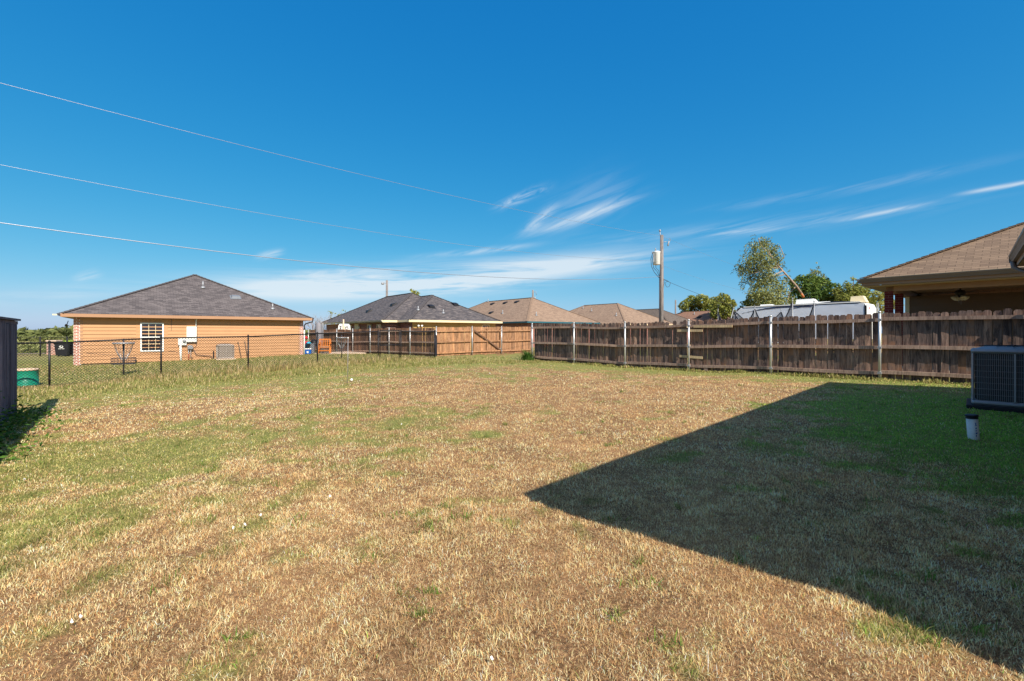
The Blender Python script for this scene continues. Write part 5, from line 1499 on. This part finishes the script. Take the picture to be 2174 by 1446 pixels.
# brick gate pillar, trash bin
x_, y_ = ray(115, 38); T = thing('brick_pillar', 'red brick pillar with pale stone cap near the black trash bin', 'pillar', (x_, y_, g(x_, y_)), R(10))
m = MB()
for (p, q) in (((-.32, -.32), (.32, -.32)), ((.32, -.32), (.32, .32)), ((.32, .32), (-.32, .32)), ((-.32, .32), (-.32, -.32))): wall_quad(m, p, q, -.1, 1.1)
m.build('brick_shaft', M['brick_pale'], T)
m = MB(); m.box((0, 0, 1.16), (.76, .76, .13), bevel=.03); m.build('cap', M['concrete'], T)
def wheelie_bin(label, x, y, rz, mat, lid, h=1.1, w=.66, mark=True, group=None):
    T = thing('trash_bin', label, 'trash bin', (x, y, g(x, y)), rz, group)
    m = MB(); a, b = w * .40, w * .5
    m.mesh([(-a, -a, .08), (a, -a, .08), (a, a, .08), (-a, a, .08), (-b, -b, h), (b, -b, h), (b, b, h), (-b, b, h)], [(3, 2, 1, 0), (0, 1, 5, 4), (1, 2, 6, 5), (2, 3, 7, 6), (3, 0, 4, 7), (4, 5, 6, 7)])
    m.box((0, 0, h - .03), (w + .06, w + .06, .06), bevel=.02); m.build('bin_body', M[mat], T)
    m = MB(); m.mesh([(-b - .03, -b - .03, h + .002), (b + .03, -b - .03, h + .002), (b + .03, b + .06, h + .002), (-b - .03, b + .06, h + .002), (-b * .8, -b * .7, h + .09), (b * .8, -b * .7, h + .09), (b * .8, b * .8, h + .11), (-b * .8, b * .8, h + .11)], [(4, 5, 6, 7), (0, 1, 5, 4), (1, 2, 6, 5), (2, 3, 7, 6), (3, 0, 4, 7)])
    m.build('lid', M[lid], T)
    for s_ in (-1, 1):
        m = MB(); m.lathe([(.12, -.03), (.12, .03)], (s_ * .30, .30, .12), 12, Matrix.Rotation(R(90), 3, 'Y')); m.build('wheel', M['black_plastic'], T)
    if mark:
        m = MB(); yy = -b - .006
        zc = h * .72; k = (b - a) / (h - .08)
        def P(dx, dz): return (dx, -(a + (zc + dz - .08) * k) - .006, zc + dz)
        for t_ in range(4):
            a0 = t_ * math.pi / 2
            p0, p1 = (math.cos(a0), math.sin(a0)), (math.cos(a0 + math.pi / 2 * .8), math.sin(a0 + math.pi / 2 * .8))
            m.poly([P(p0[0] * .13, p0[1] * .11), P(p1[0] * .13, p1[1] * .11), P(p1[0] * .06, p1[1] * .05), P(p0[0] * .06, p0[1] * .05)][::-1])
        m.poly([P(-.18, -.17), P(.18, -.17), P(.18, -.145), P(-.18, -.145)])
        m.build('recycling_mark', M['white_vinyl'], T)
    return T
x_, y_ = ray(133, 35.6); wheelie_bin('black trash bin with a white arrow mark beside the brick house corner', x_, y_, R(32), 'black_plastic', 'black_plastic', 1.05, .80)
x_, y_ = ray(147, 36.4); wheelie_bin('black trash bin with lime green lid half hidden behind the other bin', x_, y_, R(32), 'black_plastic', 'lime_plastic', 1.10, .74, False)
# patio clutter right of the tan house
def put(px, Yd): 
    x, y = ray(px, Yd); return x, y, g(x, y)
x_, y_, z_ = put(690, 32.0)
m = MB(); m.box((x_ + .3, y_ + .4, z_ + .02), (3.9, 3.0, .10), rz=ANG, bevel=.02); o = m.build('patio_slab', M['concrete']); tag(o, kind='structure')
x_, y_, z_ = put(678, 31.8); T = thing('patio_umbrella', 'closed grey cantilever patio umbrella hanging beside its post', 'umbrella', (x_, y_, z_), .2)
m = MB(); m.tube([(.22, .05, 0), (.22, .05, 2.15), (0, 0, 2.2)], .035, 8); m.build('pole', M['grey_metal'], T)
m = MB(); m.sm = True; K = 16; rows = [(2.2, .05), (2.1, .16), (1.6, .21), (1.0, .18), (.75, .16), (.45, .24), (.38, .15)]; b0_ = []
vs = []; fs_ = []
for i, (zz_, r_) in enumerate(rows):
    for k_ in range(K): 
        a_ = k_ * 2 * math.pi / K; q = r_ * (1 + .28 * math.cos(a_ * 8 + i * .3)); vs.append((q * math.cos(a_) - .05 + .04 * (2.2 - zz_), q * math.sin(a_), zz_))
for i in range(len(rows) - 1):
    for k_ in range(K): fs_.append((i * K + k_, i * K + (k_ + 1) % K, (i + 1) * K + (k_ + 1) % K, (i + 1) * K + k_))
m.mesh(vs, fs_); m.build('canopy', M['grey_cloth'], T)
m = MB(); m.box((.22, .05, .04), (.8, .8, .08), bevel=.02); m.build('base', M['black_plastic'], T)
x_, y_, z_ = put(689, 31.2); T = thing('garden_chair', 'orange-brown slatted wooden armchair on the patio', 'chair', (x_, y_, z_ + .05), R(15))
def pw(nm, boxes):
    m = MB()
    for (c_, s_) in boxes: m.cur = random.random(); m.box(c_, s_)
    return m.build(nm, M['orange_wood'], T)
for sx_ in (-.36, .36):
    for (sy_, hh) in ((-.30, .62), (.30, .95)): pw('leg', [((sx_, sy_, hh / 2), (.06, .06, hh))])
    pw('armrest', [((sx_, 0, .64), (.10, .72, .035))])
pw('seat', [((0, -.22 + .12 * k_, .38), (.66, .10, .025)) for k_ in range(5)])
pw('backrest', [((-.27 + .135 * k_, .32, .72), (.06, .025, .50)) for k_ in range(5)] + [((0, .32, .95), (.70, .04, .07)), ((0, .32, .48), (.66, .035, .05))])
pw('stretcher', [((0, -.30, .18), (.66, .04, .05)), ((0, .30, .18), (.66, .04, .05)), ((0, -.30, .50), (.66, .03, .05))])
m = MB(); m.box((0, 0, .42), (.60, .52, .06), bevel=.025); m.build('cushion', M['siding_beige'], T)
x_, y_, z_ = put(654, 30.0); T = thing('cooler', 'small blue cooler with white lid standing by the brick corner', 'cooler', (x_, y_, z_), .25)
m = MB(); m.box((0, 0, .16), (.40, .28, .30), bevel=.02); m.build('cooler_body', M['blue_plastic'], T)
m = MB(); m.box((0, 0, .345), (.42, .30, .07), bevel=.02); m.build('lid', M['white_vinyl'], T)
m = MB(); m.poly([(-.06, -.143, .22), (-.05, -.143, .10), (0, -.143, .05), (.05, -.143, .10), (.06, -.143, .22), (0, -.143, .18)]); m.build('emblem', M['white_vinyl'], T)
x_, y_, z_ = put(661, 31.0); T = thing('storage_tote', 'grey plastic storage box standing beside the blue bag', 'box', (x_, y_, z_ + .05), .15)
m = MB(); m.mesh([(-.19, -.15, 0), (.19, -.15, 0), (.19, .15, 0), (-.19, .15, 0), (-.23, -.18, .62), (.23, -.18, .62), (.23, .18, .62), (-.23, .18, .62)], [(3, 2, 1, 0), (0, 1, 5, 4), (1, 2, 6, 5), (2, 3, 7, 6), (3, 0, 4, 7), (4, 5, 6, 7)]); m.build('box_body', M['grey_plastic'], T)
m = MB(); m.box((0, 0, .64), (.50, .40, .04), bevel=.01); m.build('lid', M['grey_plastic'], T)
x_, y_, z_ = put(655, 31.6); m = MB(); m.lathe([(.20, 0), (.27, .2), (.25, .45), (.22, .62), (.12, .75), (0, .80)], (x_, y_, z_ + .05), 14); tag(m.build('toy_bag', M['turquoise_plastic']), 'turquoise and blue rounded bag behind the grey box', 'bag')
x_, y_, z_ = put(667, 31.9); T = thing('grill', 'black barbecue grill behind the grey box and umbrella', 'grill', (x_, y_, z_ + .05), .1)
m = MB(); m.lathe([(.05, .45), (.26, .58), (.29, .75), (.27, .80), (.15, .93), (0, .98)], (0, 0, 0), 16); m.build('kettle', M['black_metal'], T)
for k_ in range(3): m = MB(); m.tube([(.12 * math.cos(k_ * 2.09), .12 * math.sin(k_ * 2.09), .5), (.28 * math.cos(k_ * 2.09), .28 * math.sin(k_ * 2.09), 0)], .015, 6); m.build('leg', M['black_metal'], T)
x_, y_, z_ = put(650, 33.5); T = thing('ride_on_toy', 'red white and black ride-on toy peeking past the brick corner', 'toy', (x_, y_, z_), .4)
m = MB(); m.box((0, 0, .75), (.30, .5, .30), bevel=.08); m.box((0, -.05, 1.15), (.22, .3, .22), bevel=.06); m.build('seat', M['red_plastic'], T)
m = MB(); m.box((.02, -.05, .52), (.44, .6, .18), bevel=.06); m.build('toy_body', M['white_vinyl'], T)
for s_ in (-.2, .2): m = MB(); m.lathe([(.2, -.05), (.2, .05)], (0, s_, .2), 14, Matrix.Rotation(R(90), 3, 'Y')); m.build('wheel', M['black_plastic'], T)
# basketball goal behind the fence
x_, y_, z_ = put(731, 37.5); T = thing('basketball_hoop', 'white fan-shaped basketball backboard on a pale pole behind the brown fence', 'basketball hoop', (x_, y_, z_), R(5))
hb = (705 - 688) / 966.2 * 37.5 + CAMZ - z_
m = MB(); pr = [(-.52, hb - .62), (.52, hb - .62), (.46, hb - .12), (.36, hb), (-.36, hb), (-.46, hb - .12)]
m.mesh([(a, -.02, b) for a, b in pr] + [(a, .02, b) for a, b in pr], [(0, 1, 2, 3, 4, 5), (11, 10, 9, 8, 7, 6)] + [(j, 6 + j, 6 + (j + 1) % 6, (j + 1) % 6) for j in range(6)]); bb = m.build('backboard', M['white_vinyl'], T)
m = MB()
for (a, b, w__, h__) in ((-.30, -.18, .18, .07), (-.26, -.28, .06, .22), (-.32, -.34, .09, .10), (.20, -.24, .22, .08), (.12, -.32, .07, .16), (.30, -.36, .07, .12)): m.box((a, -.027, hb + b), (w__, .01, h__), bevel=.004)
m.build('backboard_marking', M['black_plastic'], bb)
m = MB(); m.tube([(-.02, -.15, 0), (-.02, -.15, hb + .38)], .055, 10); m.box((-.02, -.08, hb - .3), (.12, .12, .3)); m.build('pole', M['siding_beige'], T)
m = MB(); m.tube([(.23 * math.cos(a_), .28 + .23 * math.sin(a_), hb - .55) for a_ in np.linspace(0, 2 * math.pi, 20)], .01, 5, cap=False); m.build('rim', M['red_plastic'], T)
# small white scraps lying on the lawn
def gpt(px, py):
    y = CAMZ * 966.2 / (py - 705); x = (px - 1087) / 966.2 * y
    for _ in range(4):
        y = (CAMZ - g(x, y)) * 966.2 / (py - 705); x = (px - 1087) / 966.2 * y
    return x, y, g(x, y)
scr = [((496, 1131), 'white paper scrap, largest of the cluster left of the lawn centre'), ((520, 1124), 'white paper scrap in the middle of the cluster left of the lawn centre'), ((553, 1104), 'white paper scrap at the upper end of the lawn cluster'),
       ((152, 1334), 'white paper scrap near the lower left corner, left one of the pair'), ((170, 1325), 'white paper scrap near the lower left corner, right one of the pair'), ((52, 1025), 'white paper scrap at the far left of the lawn near the fence shadow'),
       ((1044, 1416), 'white paper scrap at the bottom centre of the lawn'), ((700, 1062), 'white paper scrap just left of the lawn centre'), ((1040, 795), 'white paper scrap far back near the middle of the lawn'), ((853, 905), 'white paper scrap on a green patch in mid lawn')]
for (p, lab) in scr:
    x, y, z = gpt(*p); m = MB(); q = .007 + .0008 * y
    K = 7; vs = []
    for k_ in range(K):
        a_ = k_ * 2 * math.pi / K; r_ = q * random.uniform(.6, 1.2); vs.append((x + r_ * math.cos(a_), y + r_ * .8 * math.sin(a_), z + .030 + random.uniform(-.008, .014)))
    m.mesh(vs + [(x, y, z + .045)], [(k_, (k_ + 1) % K, K) for k_ in range(K)])
    tag(m.build('paper_scrap', M['paper']), lab, 'litter', 'white scraps on the lawn')

# ================================================================== trees
def leaf_mesh(mb, blobs, n, size, rnd, droop=0.0, shell=.55):
    """many small leaf clumps spread through ellipsoid blobs; each tint differs"""
    wts = [b[3] * b[4] * b[5] for b in blobs]; tot = sum(wts)
    for (cx, cy, cz, rx, ry, rz_, *bt) in blobs:
        k = int(n * rx * ry * rz_ / tot) + 1
        btint = bt[0] if bt else rnd.uniform(.3, .7)
        for _ in range(k):
            u = Vector((rnd.gauss(0, 1), rnd.gauss(0, 1), rnd.gauss(0, 1))); u.normalize()
            r = rnd.uniform(shell, 1.0) ** .6 * (1 + .18 * math.sin(u.x * 5 + cx) * math.sin(u.z * 6 + cz))
            p = Vector((cx + u.x * rx * r, cy + u.y * ry * r, cz + u.z * rz_ * r - droop * rnd.random() * rz_))
            s = size * rnd.uniform(.5, 1.4)
            a = Vector((rnd.gauss(0, 1), rnd.gauss(0, 1), rnd.gauss(0, .7) - droop * 2)); a.normalize()
            b = a.cross(Vector((rnd.gauss(0, 1), rnd.gauss(0, 1), rnd.gauss(0, 1)))); b.normalize()
            mb.cur = min(1, max(0, btint + rnd.gauss(0, .22)))
            mb.poly([p - a * s, p + b * s * .38, p + a * s, p - b * s * .38])
def limb(mb, p, d, L, r, depth, rnd, ends, spread=.6, bend=.15, n=6):
    pts = [Vector(p)]; dd = Vector(d).normalized(); K = 4
    for i in range(K):
        dd = (dd + Vector((rnd.gauss(0, bend), rnd.gauss(0, bend), rnd.gauss(0, bend) + .03))).normalized()
        pts.append(pts[-1] + dd * L / K)
    mb.tube(pts, [r * (1 - .5 * i / K) for i in range(K + 1)], n)
    ends.append(pts[-1].copy())
    if depth > 0:
        for _ in range(rnd.choice((2, 3, 3))):
            q = pts[rnd.choice((2, 3, 4))]
            e = (dd + Vector((rnd.gauss(0, spread), rnd.gauss(0, spread), rnd.gauss(0, spread * .6) + .1))).normalized()
            limb(mb, q, e, L * rnd.uniform(.5, .8), r * .5, depth - 1, rnd, ends, spread, bend, max(4, n - 1))
def tree(name, label, x, y, h, cr, n, size, mat, seed, group=None, trunk=.35, r0=.14, squash=.8, cat='tree', blobs=None, depth=3):
    rnd = random.Random(seed); z = g(x, y)
    T = thing(name, label, cat, (x, y, z), 0, group)
    m = MB(); ends = []
    limb(m, (0, 0, -.1), (0, 0, 1), h * trunk, r0, 0, rnd, ends, .5, .08, 8)
    base = ends[-1]
    for _ in range(4): limb(m, base, (rnd.gauss(0, .6), rnd.gauss(0, .6), 1), h * .35, r0 * .55, depth - 1, rnd, ends, .6)
    m.build('trunk', M['bark'], T)
    m = MB()
    if blobs is None:
        blobs = []
        for _ in range(14):
            a_ = rnd.uniform(0, 6.28); q = cr * rnd.uniform(.1, .75); zz = h * rnd.uniform(.45, .92); s = cr * rnd.uniform(.28, .5)
            q *= 1 - max(0, (zz / h - .6)) * 1.4
            blobs.append((q * math.cos(a_), q * math.sin(a_), min(zz, h - s * squash), s, s, s * squash, rnd.uniform(.25, .75)))
    leaf_mesh(m, blobs, n, size, rnd)
    m.build('crown', M[mat], T)
    return T
def ypx(py, Yd): return (705 - py) / 966.2 * Yd + CAMZ
# leaning, broken willow-like tree
Yd = 39.0; bx, by = ray(1700, Yd); zb = g(bx, by)
T = thing('leaning_tree', 'sparse olive leaning tree with a broken pale trunk rising above the trailer', 'tree', (bx, by, zb))
def L3(px, py, dy=0): 
    y = Yd + dy; return Vector(((px - 1087) / 966.2 * y - bx, y - by, (705 - py) / 966.2 * y + CAMZ - zb))
rnd = random.Random(5)
m = MB(); m.tube([L3(1706, 629), L3(1690, 606), L3(1668, 582), L3(1650, 562), L3(1640, 548), L3(1630, 530)], [.085, .085, .075, .06, .045, .03], 8)
m.build('trunk', M['bark_pale'], T)
m = MB(); m.tube([L3(1706, 631), L3(1701, 623)], [.10, .095], 8); m.build('broken_end', M['bark_cut'], T)
m = MB()
for pts in ([(1680, 596), (1662, 600), (1658, 625), (1655, 650)], [(1688, 610), (1676, 622), (1672, 640), (1668, 655)], [(1655, 568), (1620, 560), (1590, 575)], [(1640, 548), (1615, 520), (1610, 505)], [(1650, 562), (1665, 545), (1655, 520)], [(1662, 575), (1630, 590), (1600, 615)]):
    m.tube([L3(p[0], p[1], rnd.uniform(-.5, .5)) for p in pts], [.05 - .012 * i for i in range(len(pts))], 6)
ends = []
for (p, d_) in (((1655, 568), (-1, .3, -.1)), ((1668, 582), (-1, -.2, -.3))):
    limb(m, L3(*p), d_, 2.0, .05, 2, rnd, ends, .6, .2, 5)
m.build('limb', M['bark_pale'], T)
bl = []
for (px, py, rpx, tt) in ((1622, 514, 17, .62), (1604, 522, 13, .5), (1640, 528, 16, .5), (1648, 546, 14, .45), (1612, 542, 22, .45), (1590, 550, 15, .35), (1580, 572, 14, .3), (1600, 572, 18, .45), (1628, 562, 20, .55), (1652, 560, 12, .5), (1572, 566, 8, .3), (1590, 592, 12, .3),
                         (1612, 596, 20, .45), (1636, 590, 20, .6), (1600, 620, 16, .4), (1628, 622, 22, .55), (1656, 612, 20, .6), (1578, 612, 5, .3), (1650, 636, 20, .6), (1600, 640, 16, .3), (1680, 640, 16, .55), (1668, 592, 10, .5), (1665, 540, 5, .5), (1584, 531, 5, .4), (1676, 575, 4, .5)):
    c = L3(px, py, rnd.uniform(-1.2, 1.2)); s = rpx / 966.2 * Yd
    bl.append((c.x, c.y, c.z, s, s * 1.1, s, tt))
m = MB(); leaf_mesh(m, bl, 8600, .10, rnd, .45, .05)
for _ in range(150):
    b_ = rnd.choice(bl[:14]); u_ = Vector((rnd.uniform(-1.1, .7), rnd.gauss(0, .6), rnd.uniform(-.6, .8))); q_ = Vector((b_[0] + u_.x * b_[3] * 1.15, b_[1] + u_.y * b_[4], b_[2] + u_.z * b_[5]))
    dr_ = Vector((rnd.uniform(-.7, .25), rnd.gauss(0, .3), rnd.uniform(-.9, .35))); Ls = rnd.uniform(.3, 1.1)
    for k_ in range(int(Ls / .06)):
        dr_ = (dr_ + Vector((0, 0, -.10))).normalized(); q_ = q_ + dr_ * .06; m.cur = min(1, max(0, rnd.gauss(.45, .2)))
        a_ = Vector((rnd.gauss(0, 1), rnd.gauss(0, 1), rnd.gauss(-.6, .8))).normalized(); w_ = a_.cross(Vector((rnd.random(), rnd.random(), .3))).normalized(); s_ = rnd.uniform(.05, .11)
        m.poly([q_, q_ + a_ * s_ + w_ * s_ * .3, q_ + a_ * s_ * 2, q_ + a_ * s_ - w_ * s_ * .3])
m.build('crown', M['leaf_olive'], T)
# wispy twigs sticking out
# dense green trees right of it
def blobtree(name, label, pxs, Yd, n, size, mat, seed, group='trees behind the trailer', shell=.5, depth=1.0):
    cx = sum(p[0] for p in pxs) / len(pxs); x, y = ray(cx, Yd); z = g(x, y); rnd = random.Random(seed)
    T = thing(name, label, 'tree', (x, y, z), 0, group)
    bl = []
    for (px, py, r, tt) in pxs:
        yy = Yd + rnd.uniform(-.8, .8) * depth; s = r / 966.2 * Yd
        bl.append(((px - 1087) / 966.2 * yy - x, yy - y, (705 - py) / 966.2 * yy + CAMZ - z, s, s, s * .9, tt))
    m = MB(); ends = []
    limb(m, (0, 0, -.1), (0, 0, 1), 1.5, .16, 0, rnd, ends, .5, .06, 8)
    for b in bl[::2]:
        m.tube([(0, 0, 1.2), ((b[0]) * .5, b[1] * .5, (1.2 + b[2]) * .5 + .3), (b[0], b[1], b[2])], [.09, .06, .02], 5)
    m.build('trunk', M['bark'], T)
    m = MB(); leaf_mesh(m, bl, n, size, rnd, 0, shell); m.build('crown', M[mat], T)
    return T
blobtree('green_tree', 'dense dark green leafy tree directly right of the leaning trunk', [(1700, 606, 22, .5), (1722, 600, 20, .6), (1745, 606, 20, .5), (1716, 628, 22, .35), (1740, 632, 22, .3), (1690, 634, 18, .4), (1762, 628, 20, .45), (1772, 612, 14, .55), (1758, 642, 18, .3)], 42, 8000, .13, 'leaf_green', 11)
blobtree('green_tree', 'wispy pale green tree top with thin upright twigs behind the dense green tree', [(1732, 580, 9, .6), (1738, 568, 5, .7), (1728, 592, 12, .5), (1745, 590, 10, .6), (1722, 574, 5, .6), (1735, 600, 14, .5), (1752, 598, 8, .5), (1733, 558, 3, .6)], 44, 900, .12, 'leaf_olive', 12, shell=.1)
blobtree('green_tree', 'olive green feathery tree above the trailer roof left of the patio house', [(1808, 622, 18, .4), (1824, 612, 14, .5), (1800, 606, 10, .6), (1838, 622, 13, .5), (1790, 636, 16, .35), (1826, 638, 18, .35), (1812, 592, 6, .6), (1846, 642, 12, .45), (1780, 620, 12, .6)], 40, 4200, .12, 'leaf_yellow', 13, shell=.15)
blobtree('green_tree', 'dark green shrubby tree low behind the left end of the trailer', [(1600, 640, 18, .35), (1618, 632, 16, .5), (1585, 650, 14, .3), (1640, 650, 18, .4), (1625, 655, 16, .3)], 41.5, 2600, .12, 'leaf_green', 14)
blobtree('small_tree', 'round yellow-green tree left of the trailer, broad one above the orange roof', [(1470, 642, 16, .4), (1490, 638, 15, .55), (1508, 644, 14, .5), (1452, 648, 11, .4), (1480, 656, 16, .3), (1505, 660, 16, .3), (1456, 660, 10, .35)], 75, 3800, .24, 'leaf_yellow', 15, 'small trees left of the trailer')
blobtree('small_tree', 'taller green tree left of the trailer and right of its yellow-green neighbour', [(1536, 636, 14, .5), (1524, 646, 14, .4), (1550, 646, 13, .5), (1540, 662, 16, .3), (1520, 666, 12, .3), (1556, 668, 10, .4)], 68, 3000, .22, 'leaf_yellow', 16, 'small trees left of the trailer')
blobtree('small_tree', 'tawny bush-like tree between the trailer end and the patio posts', [(1864, 626, 12, .7), (1878, 634, 12, .8), (1856, 640, 12, .6), (1872, 652, 14, .8), (1892, 644, 10, .7), (1905, 650, 10, .7)], 45, 2200, .12, 'leaf_yellow', 17, 'small trees left of the trailer')
blobtree('small_tree', 'tiny yellow-green treetop peeking over the grey roof ridge', [(880, 620, 5, .8), (873, 616, 3, .8), (888, 622, 4, .7), (884, 626, 5, .6)], 52, 160, .17, 'leaf_yellow', 18, 'small trees beyond the houses', .1)
def bare(label, px, Yd, h, seed, lean=(0, 0), leaves=0):
    x, y = ray(px, Yd); rnd = random.Random(seed); T = thing('bare_tree', label, 'tree', (x, y, g(x, y)), 0, 'bare trees between the houses')
    m = MB(); ends = []
    limb(m, (0, 0, -.1), (lean[0] * .4, 0, 1), h * .35, .07, 0, rnd, ends, .5, .1, 6)
    for k_ in range(6): limb(m, ends[0], (lean[0] + rnd.gauss(0, .45), rnd.gauss(0, .45), 1), h * .38, .035, 3, rnd, ends, .45, .14, 4)
    m.build('trunk', M['bark_pale'], T)
    if leaves:
        m = MB()
        for e_ in ends:
            if rnd.random() < .5: leaf_mesh(m, [(e_.x, e_.y, e_.z, .15, .15, .15, .6)], leaves, .10, rnd, 0, .1)
        m.build('crown', M['leaf_yellow'], T)
bare('bare grey twiggy tree just right of the tan house eave', 668, 42, 3.2, 21, (-.15, 0))
bare('bare twiggy tree behind the left end of the grey roof', 697, 46, 3.5, 22)
bare('thin tree with a few yellow leaves behind the grey roof slope', 712, 50, 3.9, 23, (0.1, 0), 4)
# spiky weed clump at the far fence corner
x_, y_, z_ = put(1121, 21.4); rnd = random.Random(9); m = MB()
for _ in range(300):
    a_ = rnd.uniform(0, 6.28); q = abs(rnd.gauss(0, .22)); L_ = rnd.uniform(.12, .68) * (1 - q); ln = rnd.uniform(.1, .9); w__ = .012
    p0 = Vector((x_ + q * math.cos(a_), y_ + q * math.sin(a_), z_)); p1 = p0 + Vector((math.cos(a_) * L_ * ln * .4, math.sin(a_) * L_ * ln * .4, L_ * .6)); p2 = p0 + Vector((math.cos(a_) * L_ * ln, math.sin(a_) * L_ * ln, L_ * .95)); s_ = Vector((-math.sin(a_), math.cos(a_), 0)) * w__
    m.cur = rnd.random() * .35; m.poly([p0 - s_, p0 + s_, p1 + s_, p1 - s_]); m.poly([p1 - s_, p1 + s_, p2])
tag(m.build('weed_clump', M['weed']), 'dark green spiky weed clump at the corner post of the dark fence', 'plant')
# weeds climbing at the near left fence
rnd = random.Random(19); m = MB()
for _ in range(1500):
    s_ = rnd.uniform(-.2, 5.5); q = abs(rnd.gauss(.0, .28)); x = N0.x + ddir.x * s_ + .707 * q + .05; y = N0.y + ddir.y * s_ + .707 * q + .05; z = g(x, y) + abs(rnd.gauss(0, .16)) * max(.2, 1 - q * 1.4)
    p = Vector((x, y, z + .01)); s2 = rnd.uniform(.015, .045); a = Vector((rnd.gauss(0, 1), rnd.gauss(0, 1), rnd.gauss(0, .5))).normalized(); b = a.cross(Vector((rnd.gauss(0, 1), rnd.gauss(0, 1), 1))).normalized()
    m.cur = rnd.random() * .8; m.poly([p - a * s2, p + b * s2 * .5, p + a * s2, p - b * s2 * .5])
tag(m.build('weed_patch', M['weed']), 'leafy green weeds at the shaded foot of the left fence', 'plant', kind='stuff')
# far wood on the horizon and brush in the field
rnd = random.Random(31); m = MB()
for _ in range(520):
    th = R(rnd.uniform(-60, -14)); D = rnd.uniform(230, 330); x, y = D * math.sin(th) * 1.0, D * math.cos(th); z = g(x, y); h = rnd.uniform(2.9, 4.9) * (1 + .25 * math.sin(th * 23))
    leaf_mesh(m, [(x, y, z + h * .45, rnd.uniform(4, 7), 4, h * .55, rnd.uniform(.2, .6))], 70, 1.3, rnd, 0, .6)
tag(m.build('far_wood', M['leaf_far']), 'low olive-green wood along the horizon at the far left', 'wood', kind='stuff')
m = MB()
for _ in range(900):
    th = R(rnd.uniform(-54, -20)); D = rnd.uniform(60, 200); x, y = D * math.sin(th), D * math.cos(th); z = g(x, y); h = rnd.uniform(.4, 1.3)
    leaf_mesh(m, [(x, y, z + h * .4, h * 1.6, h * 1.6, h * .6, rnd.uniform(.2, .8))], 16, .35, rnd, 0, .3)
tag(m.build('field_brush', M['leaf_olive']), 'straw and olive brush scattered over the field at the far left', 'brush', kind='stuff')
x_, y_ = ray(107, 95); tree('brush_tree', 'rounded brown-grey shrubby tree in the field above the brick pillar', x_, y_, 2.4, 3.2, 2200, .22, 'leaf_olive', 41, None, .2, .12, .5, depth=2)
# dirt road in the field
m = MB(); pts_ = [(-75, 30), (-48, 38.5), (-40, 41.5), (-34, 45), (-24, 56)]
for i in range(len(pts_) - 1):
    a, b = Vector(pts_[i]), Vector(pts_[i + 1]); n_ = Vector((-(b - a).y, (b - a).x)).normalized() * 1.1
    K = 10
    for j in range(K):
        p, q = a.lerp(b, j / K), a.lerp(b, (j + 1) / K)
        m.poly([(w.x, w.y, g(w.x, w.y) + .05) for w in (p - n_, q - n_, q + n_, p + n_)])
o = m.build('path', M['concrete']); tag(o, kind='structure')
